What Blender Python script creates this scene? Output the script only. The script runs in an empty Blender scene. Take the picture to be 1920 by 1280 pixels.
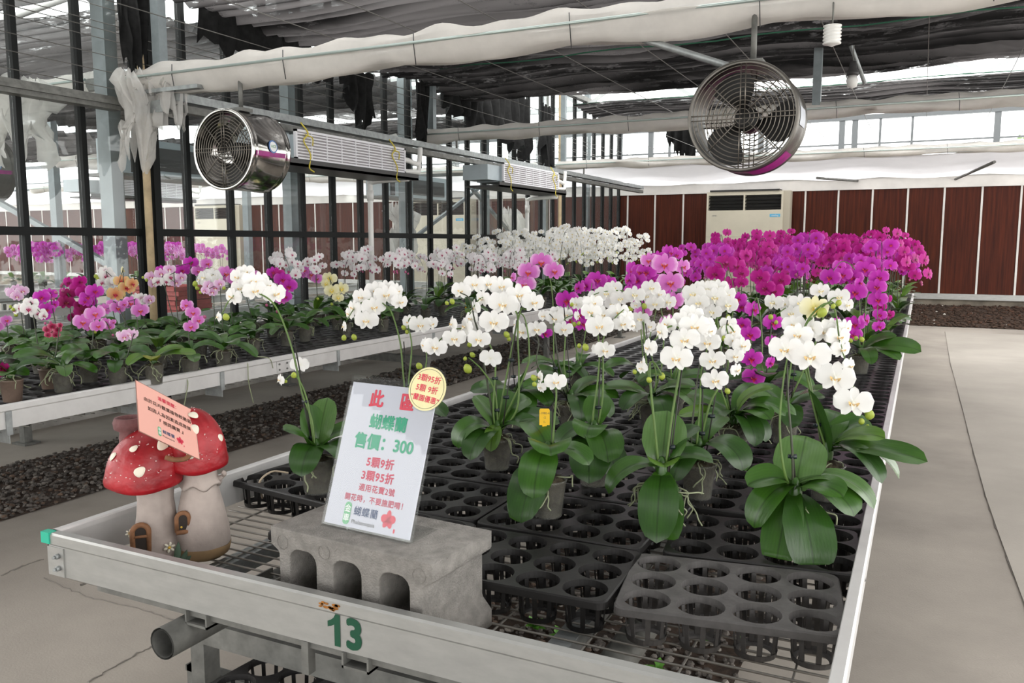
import bpy, math, random
import numpy as np
from mathutils import Matrix, Vector
C = bpy.context.scene.collection
D = bpy.data
PI = math.pi
# ---------------------------------------------------------------- camera, sky, exposure
H = 1.2                      # camera height above the floor
FPX, CX, CY, VX, VY = 1559.0, 960.0, 640.0, 1731.0, 454.0
def _basis():
    y = np.array([VX-CX, VY-CY, FPX]); y /= np.linalg.norm(y)
    x = -np.array([-(FPX**2+(VY-CY)**2)/(VX-CX), VY-CY, FPX]); x /= np.linalg.norm(x)
    z = np.cross(y, x)
    if z[1] > 0: z = -z
    return np.stack([x, y, z])
RC = _basis()
cam_d = D.cameras.new('camera'); cam = D.objects.new('camera', cam_d); C.objects.link(cam)
cam_d.sensor_width = 36.0; cam_d.lens = FPX*36.0/1920.0; cam_d.clip_start = 0.02; cam_d.clip_end = 200
M = Matrix.Identity(4)
for i in range(3):
    M[i][0] = RC[i, 0]; M[i][1] = -RC[i, 1]; M[i][2] = -RC[i, 2]
M[2][3] = H
cam.matrix_world = M
sc = bpy.context.scene
sc.camera = cam
sc.view_settings.view_transform = 'Standard'; sc.view_settings.look = 'None'
sc.view_settings.exposure = 0.06; sc.view_settings.gamma = 1.0
world = D.worlds.new('overcast_sky'); sc.world = world; world.use_nodes = True
wn = world.node_tree.nodes; wl = world.node_tree.links
wbg = wn['Background']; wbg.inputs['Strength'].default_value = 4.5
wg = wn.new('ShaderNodeTexCoord'); wr = wn.new('ShaderNodeSeparateXYZ'); wc = wn.new('ShaderNodeValToRGB')
wl.new(wg.outputs['Generated'], wr.inputs[0]); wl.new(wr.outputs['Z'], wc.inputs[0]); wl.new(wc.outputs[0], wbg.inputs['Color'])
wc.color_ramp.elements[0].position = 0.0; wc.color_ramp.elements[0].color = (.80, .80, .78, 1)
wc.color_ramp.elements[1].position = 0.35; wc.color_ramp.elements[1].color = (1, .99, .97, 1)
try:
    sc.cycles.max_bounces = 7; sc.cycles.transparent_max_bounces = 24; sc.cycles.diffuse_bounces = 3
    sc.cycles.glossy_bounces = 3; sc.cycles.transmission_bounces = 4; sc.cycles.caustics_reflective = False; sc.cycles.caustics_refractive = False
    sc.cycles.sample_clamp_indirect = 4.0
except Exception: pass

def pix(px, py, d):          # the world point at camera depth d on the line of sight of a photograph pixel (used to take measurements)
    v = RC @ np.array([(px-CX)/FPX*d, (py-CY)/FPX*d, d])
    return Vector((v[0], v[1], v[2]+H))
def on_z(px, py, zrel):
    v = RC @ np.array([px-CX, py-CY, FPX]); v = v*(zrel/v[2])
    return Vector((v[0], v[1], zrel+H))
def on_y(px, py, y):
    v = RC @ np.array([px-CX, py-CY, FPX]); v = v*(y/v[1])
    return Vector((v[0], v[1], v[2]+H))
def on_x(px, py, x):
    v = RC @ np.array([px-CX, py-CY, FPX]); v = v*(x/v[0])
    return Vector((v[0], v[1], v[2]+H))
def depth(p):
    return float(RC[:, 2] @ np.array([p[0], p[1], p[2]-H]))
# ---------------------------------------------------------------- materials
MATS = {}
def mat(name, col, rough=.6, metal=0.0, var=0.0, scale=8.0, bump=0.0, bscale=60.0, spec=.5, trans=0.0, col2=None, stretch=None, alpha=1.0, detail=4.0):
    if name in MATS: return MATS[name]
    m = D.materials.new(name); m.use_nodes = True
    nt = m.node_tree; n = nt.nodes; l = nt.links
    b = n['Principled BSDF']; out = n['Material Output']
    b.inputs['Roughness'].default_value = rough; b.inputs['Metallic'].default_value = metal
    b.inputs['Specular IOR Level'].default_value = spec
    c = (*col, 1)
    b.inputs['Base Color'].default_value = c
    m.diffuse_color = c
    tc = None
    if var > 0 or bump > 0:
        tc = n.new('ShaderNodeTexCoord'); mp = n.new('ShaderNodeMapping')
        l.new(tc.outputs['Object'], mp.inputs['Vector'])
        if stretch: mp.inputs['Scale'].default_value = stretch
    colsock = None
    if var > 0:
        t = n.new('ShaderNodeTexNoise'); t.inputs['Scale'].default_value = scale; t.inputs['Detail'].default_value = detail; t.inputs['Roughness'].default_value = .6
        l.new(mp.outputs[0], t.inputs['Vector'])
        r = n.new('ShaderNodeValToRGB')
        c2 = col2 if col2 else tuple(max(0, x*(1-var)) for x in col)
        c1 = col if col2 else tuple(min(1, x*(1+var*.6)) for x in col)
        r.color_ramp.elements[0].position = .32; r.color_ramp.elements[0].color = (*c2, 1)
        r.color_ramp.elements[1].position = .68; r.color_ramp.elements[1].color = (*c1, 1)
        l.new(t.outputs[0], r.inputs[0]); l.new(r.outputs[0], b.inputs['Base Color']); colsock = r.outputs[0]
    if bump > 0:
        t2 = n.new('ShaderNodeTexNoise'); t2.inputs['Scale'].default_value = bscale; t2.inputs['Detail'].default_value = 3
        l.new(mp.outputs[0], t2.inputs['Vector'])
        bp = n.new('ShaderNodeBump'); bp.inputs['Strength'].default_value = bump; bp.inputs['Distance'].default_value = .01
        l.new(t2.outputs[0], bp.inputs['Height']); l.new(bp.outputs[0], b.inputs['Normal'])
    sh = b.outputs[0]
    if trans > 0:
        tr = n.new('ShaderNodeBsdfTranslucent'); tr.inputs['Color'].default_value = c
        if colsock: l.new(colsock, tr.inputs['Color'])
        mx = n.new('ShaderNodeMixShader'); mx.inputs[0].default_value = trans
        l.new(sh, mx.inputs[1]); l.new(tr.outputs[0], mx.inputs[2]); sh = mx.outputs[0]
    if alpha < 1:
        tp = n.new('ShaderNodeBsdfTransparent'); mx = n.new('ShaderNodeMixShader'); mx.inputs[0].default_value = alpha
        l.new(tp.outputs[0], mx.inputs[1]); l.new(sh, mx.inputs[2]); sh = mx.outputs[0]
    if sh != b.outputs[0]: l.new(sh, out.inputs['Surface'])
    MATS[name] = m
    return m
def petal_mat(name, stops, trans=.3, rough=.5, vein=0.0):
    """petal colour by distance from the flower's centre"""
    if name in MATS: return MATS[name]
    m = D.materials.new(name); m.use_nodes = True; n = m.node_tree.nodes; l = m.node_tree.links
    b = n['Principled BSDF']; b.inputs['Roughness'].default_value = rough; b.inputs['Specular IOR Level'].default_value = .25
    tc = n.new('ShaderNodeTexCoord'); ln = n.new('ShaderNodeVectorMath'); ln.operation = 'LENGTH'
    l.new(tc.outputs['Object'], ln.inputs[0])
    ad = n.new('ShaderNodeMath'); ad.operation = 'MULTIPLY_ADD'; ad.inputs[1].default_value = 2.0
    nz = n.new('ShaderNodeTexNoise'); nz.inputs['Scale'].default_value = 9.0
    l.new(tc.outputs['Object'], nz.inputs['Vector'])
    sb = n.new('ShaderNodeMath'); sb.operation = 'MULTIPLY_ADD'; sb.inputs[1].default_value = .18 + vein; sb.inputs[2].default_value = -.09 - vein/2
    l.new(nz.outputs[0], sb.inputs[0]); l.new(ln.outputs['Value'], ad.inputs[0]); l.new(sb.outputs[0], ad.inputs[2])
    r = n.new('ShaderNodeValToRGB'); e = r.color_ramp.elements
    e[0].position = stops[0][0]; e[0].color = (*stops[0][1], 1); e[1].position = stops[-1][0]; e[1].color = (*stops[-1][1], 1)
    for p, c in stops[1:-1]:
        x = e.new(p); x.color = (*c, 1)
    l.new(ad.outputs[0], r.inputs[0]); l.new(r.outputs[0], b.inputs['Base Color'])
    tr = n.new('ShaderNodeBsdfTranslucent'); l.new(r.outputs[0], tr.inputs['Color'])
    mx = n.new('ShaderNodeMixShader'); mx.inputs[0].default_value = trans
    l.new(b.outputs[0], mx.inputs[1]); l.new(tr.outputs[0], mx.inputs[2]); l.new(mx.outputs[0], n['Material Output'].inputs['Surface'])
    m.diffuse_color = (*stops[-1][1], 1)
    MATS[name] = m; return m
def glass_mat(name, refl=.12, tint=(.93, .96, .96), haze=0.0, rough=.02):
    m = D.materials.new(name); m.use_nodes = True; n = m.node_tree.nodes; l = m.node_tree.links
    n.remove(n['Principled BSDF'])
    tp = n.new('ShaderNodeBsdfTransparent'); tp.inputs[0].default_value = (*tint, 1)
    gl = n.new('ShaderNodeBsdfGlossy'); gl.inputs['Roughness'].default_value = rough
    lw = n.new('ShaderNodeLayerWeight'); lw.inputs[0].default_value = .5
    pw = n.new('ShaderNodeMath'); pw.operation = 'POWER'; pw.inputs[1].default_value = 4.5; l.new(lw.outputs['Facing'], pw.inputs[0])
    mul = n.new('ShaderNodeMath'); mul.operation = 'MULTIPLY_ADD'; mul.inputs[1].default_value = .9; mul.inputs[2].default_value = refl
    l.new(pw.outputs[0], mul.inputs[0])
    mx = n.new('ShaderNodeMixShader'); l.new(mul.outputs[0], mx.inputs[0]); l.new(tp.outputs[0], mx.inputs[1]); l.new(gl.outputs[0], mx.inputs[2])
    sh = mx.outputs[0]
    if haze > 0:
        df = n.new('ShaderNodeBsdfDiffuse'); df.inputs[0].default_value = (.8, .8, .78, 1)
        m2 = n.new('ShaderNodeMixShader'); m2.inputs[0].default_value = haze
        l.new(sh, m2.inputs[1]); l.new(df.outputs[0], m2.inputs[2]); sh = m2.outputs[0]
    l.new(sh, n['Material Output'].inputs['Surface'])
    MATS[name] = m; return m
# ---------------------------------------------------------------- mesh builder
class MB:
    def __init__(s): s.v = []; s.f = []; s.mi = []; s.sm = []
    def add(s, vs, fs, mi=0, smooth=False):
        o = len(s.v); s.v.extend([tuple(p) for p in vs])
        for f in fs: s.f.append(tuple(i+o for i in f)); s.mi.append(mi); s.sm.append(smooth)
        return s
    def box(s, c, size, rot=None, mi=0):
        x, y, z = (k/2 for k in size)
        vs = [Vector(p) for p in ((-x,-y,-z),(x,-y,-z),(x,y,-z),(-x,y,-z),(-x,-y,z),(x,-y,z),(x,y,z),(-x,y,z))]
        if rot is not None: vs = [rot @ p for p in vs]
        c = Vector(c)
        return s.add([p+c for p in vs], [(0,3,2,1),(4,5,6,7),(0,1,5,4),(1,2,6,5),(2,3,7,6),(3,0,4,7)], mi)
    def b2(s, lo, hi, mi=0):
        return s.box([(a+b)/2 for a, b in zip(lo, hi)], [abs(b-a) for a, b in zip(lo, hi)], None, mi)
    def tube(s, pts, r, n=8, mi=0, cap=True, smooth=True):
        pts = [Vector(p) for p in pts]; k = len(pts)
        rs = r if isinstance(r, (list, tuple)) else [r]*k
        t0 = (pts[1]-pts[0]).normalized()
        a = t0.orthogonal().normalized(); rings = []
        for i, p in enumerate(pts):
            t = (pts[min(i+1, k-1)]-pts[max(i-1, 0)])
            t = t.normalized() if t.length > 1e-9 else t0
            a = (a - t*a.dot(t)); a = a.normalized() if a.length > 1e-6 else t.orthogonal().normalized()
            b = t.cross(a)
            rings.append([p+(a*math.cos(2*PI*j/n)+b*math.sin(2*PI*j/n))*rs[i] for j in range(n)])
        vs = [q for ring in rings for q in ring]; fs = []
        for i in range(k-1):
            for j in range(n):
                j2 = (j+1) % n
                fs.append((i*n+j, i*n+j2, (i+1)*n+j2, (i+1)*n+j))
        s.add(vs, fs, mi, smooth)
        if cap and n > 2:
            o = len(s.v)-len(vs)
            s.f.append(tuple(o+j for j in reversed(range(n)))); s.mi.append(mi); s.sm.append(False)
            s.f.append(tuple(o+(k-1)*n+j for j in range(n))); s.mi.append(mi); s.sm.append(False)
        return s
    def lathe(s, prof, n=24, c=(0,0,0), mi=0, smooth=True, fn=None, capb=False, capt=False):
        vs = []
        for (r, z) in prof:
            for j in range(n):
                a = 2*PI*j/n; rr = r; zz = z
                if fn: rr, zz = fn(r, z, a)
                vs.append((c[0]+rr*math.cos(a), c[1]+rr*math.sin(a), c[2]+zz))
        fs = []
        for i in range(len(prof)-1):
            for j in range(n):
                j2 = (j+1) % n
                fs.append((i*n+j, i*n+j2, (i+1)*n+j2, (i+1)*n+j))
        if capb: fs.append(tuple(reversed(range(n))))
        if capt: fs.append(tuple((len(prof)-1)*n+j for j in range(n)))
        return s.add(vs, fs, mi, smooth)
    def grid(s, fn, nu, nv, mi=0, smooth=True):
        vs = [fn(i/nu, j/nv) for i in range(nu+1) for j in range(nv+1)]
        fs = [(i*(nv+1)+j, (i+1)*(nv+1)+j, (i+1)*(nv+1)+j+1, i*(nv+1)+j+1) for i in range(nu) for j in range(nv)]
        return s.add(vs, fs, mi, smooth)
    def prism(s, poly, a, b, mi=0, smooth=False):
        """poly: list of 3-D points (one end, offset a), extruded from +a to +b (vectors)"""
        a = Vector(a); b = Vector(b); n = len(poly)
        vs = [Vector(p)+a for p in poly]+[Vector(p)+b for p in poly]
        fs = [tuple(reversed(range(n))), tuple(range(n, 2*n))]+[(i, (i+1) % n, n+(i+1) % n, n+i) for i in range(n)]
        return s.add(vs, fs, mi, smooth)
    def xf(s, m):
        s.v = [tuple(m @ Vector(p)) for p in s.v]; return s
    def mesh(s, name, mats):
        me = D.meshes.new(name)
        me.from_pydata(s.v, [], s.f)
        for m in (mats if isinstance(mats, (list, tuple)) else [mats]): me.materials.append(m)
        if len(s.f):
            me.polygons.foreach_set('material_index', s.mi); me.polygons.foreach_set('use_smooth', s.sm)
        me.update(); return me
def new(name, me, parent=None, mw=None, label=None, cat=None, group=None, kind=None):
    o = D.objects.new(name, me); C.objects.link(o)
    if parent is not None: o.parent = parent
    if mw is not None: o.matrix_local = mw
    if label: o['label'] = label
    if cat: o['category'] = cat
    if group: o['group'] = group
    if kind: o['kind'] = kind
    return o
def thing(name, label, cat, loc=(0,0,0), rz=0.0, group=None, kind=None):
    o = new(name, None, None, Matrix.Translation(Vector(loc)) @ Matrix.Rotation(rz, 4, 'Z'), label, cat, group, kind)
    o.empty_display_size = .05
    return o
def part(name, mb, mats, parent, label=None, mw=None):
    return new(name, mb.mesh(name, mats), parent, mw, label)
def solo(name, mb, mats, label, cat, group=None, loc=(0,0,0), rz=0.0, kind=None):
    return new(name, mb.mesh(name, mats), None, Matrix.Translation(Vector(loc)) @ Matrix.Rotation(rz, 4, 'Z'), label, cat, group, kind)
def struct(name, mb, mats, parent=None):
    o = new(name, mb.mesh(name, mats) if mb else None, parent)
    if parent is None: o['kind'] = 'structure'
    return o
def smooth_path(pts, k=5):
    pts = [Vector(p) for p in pts]
    if len(pts) < 3: return pts
    P = [pts[0]*2-pts[1]]+pts+[pts[-1]*2-pts[-2]]; out = []
    for i in range(1, len(P)-2):
        for j in range(k):
            t = j/k; a, b, c, d = P[i-1], P[i], P[i+1], P[i+2]
            out.append(.5*((2*b)+(c-a)*t+(2*a-5*b+4*c-d)*t*t+(3*b-a-3*c+d)*t**3))
    out.append(pts[-1]); return out
def text_mesh(s, size, m, extr=.0, bold=0.0, align='CENTER', spacing=1.0):
    cu = D.curves.new('lettering', 'FONT'); cu.body = s; cu.size = size
    cu.align_x = align; cu.align_y = 'CENTER'; cu.resolution_u = 3; cu.space_character = spacing
    o = D.objects.new('lettering', cu); C.objects.link(o)
    dg = bpy.context.evaluated_depsgraph_get(); dg.update()
    me = D.meshes.new_from_object(o.evaluated_get(dg))
    D.objects.remove(o); D.curves.remove(cu)
    if bold > 0:           # heavier strokes: the outline repeated a hair to each side
        vs = [v.co.copy() for v in me.vertices]; fs = [tuple(p.vertices) for p in me.polygons]; mb = MB()
        for k in range(9):
            dx_, dy_ = (0, 0) if k == 8 else (bold*math.cos(k*PI/4), bold*math.sin(k*PI/4))
            mb.add([(v.x+dx_, v.y+dy_, v.z+k*.00003) for v in vs], fs)
        D.meshes.remove(me); return mb.mesh('lettering', m)
    me.materials.clear(); me.materials.append(m); return me
def frame_mat(origin, xdir, ydir):
    x = Vector(xdir).normalized(); y = Vector(ydir); y = (y-x*y.dot(x)).normalized(); z = x.cross(y)
    m = Matrix.Identity(4)
    for i in range(3): m[i][0] = x[i]; m[i][1] = y[i]; m[i][2] = z[i]; m[i][3] = origin[i]
    return m
rnd = random.Random(7)
# ---------------------------------------------------------------- shared materials
ALU = mat('aluminium', (.42, .42, .405), .38, .55, .10, 14, 0, spec=.5, stretch=(1, .3, 3))
ALU_W = mat('pale_aluminium', (.64, .63, .62), .42, .25, .08, 10)
GALV = mat('galvanised_steel', (.36, .38, .38), .5, .55, .25, 22, .05, 80)
GALV_D = mat('dull_galvanised_steel', (.185, .185, .172), .55, .5, .3, 18, .05, 60)
GALV_L = mat('grey_blue_steel', (.215, .245, .255), .5, .35, .15, 12)
BLACK = mat('black_bar', (.009, .010, .010), .6, 0, spec=.2)
DARKP = mat('black_plastic', (.017, .016, .016), .42, 0, .5, 12, .04, 90, spec=.38)
GREYP = mat('grey_weathered_plastic', (.085, .08, .078), .5, 0, .35, 25, .06, 90)
WHITEP = mat('white_plastic', (.78, .77, .74), .4)
TAN = mat('tan_pipe', (.55, .42, .25), .5, 0, .2, 10)
CONC = mat('block_concrete', (.235, .222, .205), .9, 0, .22, 40, .5, 260, spec=.2)
CREAM = mat('cream_enamel', (.62, .58, .46), .45, 0, .06, 3)
STEEL = mat('polished_steel', (.62, .60, .57), .13, 1.0, .12, 5, .02, 12)
GRILLE = mat('grille_wire', (.20, .18, .155), .35, .8)
SOIL = mat('soil', (.042, .023, .013), .95, 0, .55, 22, .6, 60)
# ---------------------------------------------------------------- floor, beds
def floor_mat(name, a, b, s):
    m = mat(name, a, .85, 0, .5, s, .10, 150, spec=.2, col2=b, detail=8.0)
    return m
FLOOR_M = floor_mat('floor_concrete', (.40, .36, .315), (.265, .238, .21), 1.1)
FLOOR_P = floor_mat('pale_floor_concrete', (.42, .385, .342), (.315, .288, .255), .8)
fl = struct('floor', MB().b2((-46, -6.8, -.1), (6, 15.2, 0)), FLOOR_M)
# the paler slab on the far side of the aisle, and cracks in the concrete
edge = [on_z(x, y, -H) for x, y in ((1772, 622), (1782, 680), (1803, 760), (1822, 835), (1848, 930), (1872, 1000), (1896, 1065), (1920, 1130))]
far = Vector((6, edge[0].y, 0)); near = Vector((6, edge[-1].y-2.0, 0)); e2 = edge[-1]+Vector((edge[-1].x-edge[-2].x, -2.0, 0))
poly = [Vector((p.x, p.y, 0)) for p in edge]+[Vector((e2.x, near.y, 0)), near, far]
slab = MB().prism(poly, (0, 0, .0005), (0, 0, .004)); part('slab', slab, FLOOR_P, fl)
CRACK = mat('crack', (.20, .18, .16), .9)
def crack(pts, w=.0022):
    ps = smooth_path([on_z(x, y, -H)+Vector((0, 0, .001)) for x, y in pts], 6)
    ps = [p+Vector((rnd.uniform(-.006, .006), rnd.uniform(-.006, .006), 0)) for p in ps]
    part('crack', MB().tube(ps, [w*rnd.uniform(.5, 1.2) for _ in ps], 4), CRACK, fl)
crack([(85, 1083), (130, 1105), (180, 1123), (250, 1138), (310, 1158), (370, 1168)])
crack([(165, 1278), (225, 1245), (262, 1223), (300, 1207), (335, 1192)], .003)
crack([(1772, 622), (1782, 680), (1803, 760), (1822, 835), (1848, 930), (1872, 1000), (1896, 1065), (1920, 1130)], .0018)
crack([(0, 1080), (40, 1062), (85, 1048)], .004)
STONE = [mat('gravel_stone', (.085, .072, .062), .85, 0, .6, 30), mat('pale_gravel_stone', (.17, .15, .13), .85, 0, .4, 30), mat('brown_gravel_stone', (.10, .065, .045), .9, 0, .4, 30)]
def stones(name, x0, x1, y0, y1, n, near_bias, label, cat='gravel', smin=.007, smax=.016, zf=None, mats=STONE, w=(.72, .16, .12), base=None):
    ico = []
    g = (1+5**.5)/2
    for a, b in ((-1, g), (1, g), (-1, -g), (1, -g)): ico.append((a, b, 0))
    for a, b in ((-1, g), (1, g), (-1, -g), (1, -g)): ico.append((0, a, b))
    for a, b in ((-1, g), (1, g), (-1, -g), (1, -g)): ico.append((b, 0, a))
    ico = np.array(ico)/1.9
    F = [(0,11,5),(0,5,1),(0,1,7),(0,7,10),(0,10,11),(1,5,9),(5,11,4),(11,10,2),(10,7,6),(7,1,8),(3,9,4),(3,4,2),(3,2,6),(3,6,8),(3,8,9),(4,9,5),(2,4,11),(6,2,10),(8,6,7),(9,8,1)]
    rs = np.random.RandomState(3+n); mb = MB()
    if base: mb.grid(lambda u, v: (x0+(x1-x0)*u, y0+(y1-y0)*v, (zf(y0+(y1-y0)*v) if zf else 0)+.006+.004*math.sin(u*37+v*61)), 12, 60, len(mats))
    for i in range(n):
        t = rs.rand()**near_bias
        x = x0+(x1-x0)*rs.rand(); y = y0+(y1-y0)*t
        # ragged borders
        s = smin+(smax-smin)*rs.rand()**2
        if y > 6: s *= 1.6
        sx, sy, sz = s*(.7+.6*rs.rand()), s*(.7+.6*rs.rand()), s*(.5+.4*rs.rand())
        a = rs.rand()*6.28
        p = ico*(1+.25*(rs.rand(12, 1)-.5))
        px_ = p[:, 0]*sx; py_ = p[:, 1]*sy
        q = np.stack([x+px_*math.cos(a)-py_*math.sin(a), y+px_*math.sin(a)+py_*math.cos(a), p[:, 2]*sz+(zf(y) if zf else 0)+.006+rs.rand()*.012], 1)
        mb.add(q.tolist(), F, int(rs.choice(len(mats), p=w)))
    return solo(name, mb, list(mats)+([base] if base else []), label, cat, kind='stuff')
stones('gravel', -1.23, -.40, .55, 13.2, 9500, 2.6, 'dark gravel bed under the long bench numbered 13', base=SOIL)
stones('gravel', -4.36, -3.52, 1.2, 13.2, 11000, 1.7, 'dark gravel bed with brown leaf scraps below the mixed orchid bench', base=SOIL)
SOILM = [mat('soil_crumb', (.045, .024, .014), .95, 0, .4, 30), mat('pale_pebble', (.55, .52, .47), .8), mat('red_soil_crumb', (.062, .028, .015), .95)]
stones('soil_bed', -5.0, 5.0, 13.35, 14.88, 7000, 1.0, 'dark brown soil strip along the foot of the panelled back wall', 'soil', .008, .022, lambda y: max(0, (y-13.35)*.13), SOILM, (.86, .008, .132), SOIL)
# weeds in the gravel
WEED = mat('weed_leaf', (.10, .28, .03), .5, 0, .3, 30, trans=.25)
for i, (x, y) in enumerate(((1050, 1195), (1235, 1260), (1190, 1275), (1400, 1210), (1000, 1175), (1330, 1200), (1110, 1250))):
    p = on_z(x, y, -H+.02); mb = MB()
    for k in range(14):
        a = rnd.uniform(0, 6.28); L = rnd.uniform(.02, .05); w = L*.3; e = rnd.uniform(.3, 1.2)
        d = Vector((math.cos(a)*math.cos(e), math.sin(a)*math.cos(e), math.sin(e))); s = Vector((-math.sin(a), math.cos(a), 0))
        mb.add([Vector((0, 0, 0)), d*L*.5+s*w, d*L-Vector((0, 0, L*.2)), d*L*.5-s*w], [(0, 1, 2, 3)], 0)
    solo('weed', mb, WEED, 'tiny green weed growing in the gravel under the front of bench 13', 'weed', 'weeds in the gravel', p)
# ---------------------------------------------------------------- back wall
YW = 15.0
PANEL = mat('wood_panel', (.095, .019, .007), .5, 0, .5, 3.2, spec=.18, col2=(.028, .006, .003), stretch=(9, 1, .35), detail=6.0)
WALLW = mat('white_board', (.72, .70, .66), .6, 0, .12, 2.5)
wall = struct('wall_back', None, None)
BASEC = mat('stained_base_concrete', (.22, .19, .15), .95, 0, .5, 3, .3, 30)
part('base', MB().b2((-46, YW, 0), (5, YW+.2, H-.9)), BASEC, wall)
part('bottom_rail', MB().b2((-46, YW-.05, H-.905), (5, YW+.1, H-.815)), ALU, wall)
part('top_board', MB().b2((-46, YW-.03, H+.86), (5, YW+.1, H+1.04)), WALLW, wall)
part('head_rail', MB().b2((-46, YW-.05, H+1.04), (5, YW+.1, H+1.07)), ALU, wall)
AC_X = (-2.78, -8.88, -15.0)
x = 5.0; bound = []
xs = [1.31-.523*k for k in range(-7, 72)]
for a, b in zip(xs[1:], xs[:-1]):
    part('panel', MB().b2((a+.014, YW, H-.815), (b-.014, YW+.03, H+.86)), PANEL, wall)
for a in xs:
    if any(abs(a-ax) < .6 for ax in AC_X): continue
    part('batten', MB().b2((a-.014, YW-.012, H-.815), (a+.014, YW+.03, H+.86)), WALLW, wall)
# clerestory above the wall
WFR = mat('window_frame', (.15, .16, .165), .6, .1)
PANE = glass_mat('clear_pane', .03, (.97, .98, .98))
GLASS = glass_mat('wall_glass', .035, (.93, .955, .955), .03)
wx = [5.0, 3.6, 2.7, 1.55, .93, -.25, -.72, -1.3, -2.6, -3.4, -4.2, -5.14]
xs2 = wx+[w-6.1 for w in wx]+[w-12.2 for w in wx]
w1 = struct('window_1', None, None)
part('sill', MB().b2((-46, YW-.03, H+1.4), (5, YW+.07, H+1.455)), WFR, w1)
part('head', MB().b2((-46, YW-.03, H+1.985), (5, YW+.07, H+2.06)), WFR, w1)
part('transom', MB().b2((-46, YW-.01, H+1.585), (5, YW+.03, H+1.61)), WFR, w1)
for i, xx in enumerate(xs2):
    w = .045 if i % 4 in (0, 3) else .018
    part('mullion', MB().b2((xx-w, YW-.015, H+1.455), (xx+w, YW+.05, H+1.985)), WFR, w1)
part('pane', MB().b2((-46, YW+.012, H+1.455), (5, YW+.016, H+1.985)), PANE, w1)
# ---------------------------------------------------------------- floor standing air conditioners in the wall
LOUV = mat('dark_louvre', (.02, .02, .018), .5)
BLUEL = mat('blue_label', (.10, .45, .70), .4); DKTXT = mat('dark_lettering', (.05, .05, .05), .5)
CREAM2 = mat('cream_side', (.46, .42, .33), .5)
def aircon(xc, label):
    t = thing('air_conditioner', label, 'air conditioner', (xc, YW-.215, 0), 0, 'air conditioners in the back wall')
    w = .64; zb, zt = H-.98, H+.86
    part('cabinet', MB().b2((-w, -.13, zb), (w, .14, H+.545)).b2((-w, -.13, H+.80), (w, .14, zt)).b2((-w, -.13, H+.545), (-w+.03, .14, H+.8)).b2((w-.03, -.13, H+.545), (w, .14, H+.8)).b2((-.012, -.13, H+.545), (.012, 0, H+.8)), CREAM, t)
    part('side_panel', MB().b2((w, -.10, zb), (w+.11, .14, zt)), CREAM2, t)
    part('top_cover', MB().b2((-w+.06, -.16, zt), (w-.06, .14, zt+.03)), LOUV, t)
    g = MB().b2((-w+.03, .0, H+.545), (w-.03, .02, H+.8))
    part('recess', g, LOUV, t)
    for k in range(4):
        z = H+.585+k*.058
        part('louvre', MB().box((0, -.08, z), (2*w-.07, .07, .006), Matrix.Rotation(.35, 3, 'X')), LOUV, t)
    part('seam', MB().b2((-w, -.134, H+.09), (w, -.129, H+.095)), CREAM2, t)
    part('kick_panel', MB().b2((-w+.01, -.134, zb+.02), (w-.01, -.129, H-.28)), CREAM2, t)
    lb = part('label', MB().b2((.43, -.135, H+.425), (.60, -.129, H+.475)), BLUEL, t, 'blue label')
    new('label_lettering', text_mesh('cooling', .038, WHITEP), lb, frame_mat((.515, -.1365, H+.45), (1, 0, 0), (0, 0, 1)))
    new('maker_lettering', text_mesh('-HIRD-', .034, DKTXT), t, frame_mat((-.50, -.1315, H+.455), (1, 0, 0), (0, 0, 1)))
    return t
aircon(AC_X[0], 'cream floor-standing air conditioner behind the magenta orchids')
aircon(AC_X[1], 'cream air conditioner seen through the glass behind the white orchids')
aircon(AC_X[2], 'cream air conditioner at the far end of the next bay')
# ---------------------------------------------------------------- glass wall
XG = -5.14; Y0 = 2.1; PIT = .4445; YM0 = 2.535
wl_ = struct('wall_left', None, None)
zt = H+2.3; zb = .12
ys = [YM0+PIT*k for k in range(29) if YM0+PIT*k < YW]
CURB = mat('curb_concrete', (.42, .40, .37), .9, 0, .3, 4)
part('curb', MB().b2((XG-.07, Y0, 0), (XG+.07, YW, zb)), CURB, wl_)
for y in ys:
    part('mullion', MB().b2((XG-.03, y-.019, zb), (XG+.03, y+.019, zt)), BLACK, wl_)
part('mid_rail', MB().b2((XG-.028, Y0, H+.045), (XG+.034, YW, H+.098)), BLACK, wl_)
part('bottom_rail', MB().b2((XG-.028, Y0, zb), (XG+.034, YW, zb+.05)), BLACK, wl_)
part('top_rail', MB().b2((XG-.05, Y0, zt), (XG+.05, YW, zt+.07)), GALV_D, wl_)
for a, b in zip([Y0]+ys, ys+[YW]):
    for z0, z1 in ((zb+.05, H+.045), (H+.098, zt)):
        part('pane', MB().b2((XG-.003, a+.02, z0), (XG+.001, b-.02, z1)), GLASS, wl_)
eav = MB().b2((XG+.04, 1.2, H+.90), (XG+.14, 4.08, H+.985)); eav.b2((XG+.14, 1.2, H+.93), (XG+.16, 4.08, H+.955))
part('gutter_rail', eav, GALV_D, wl_)
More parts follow.
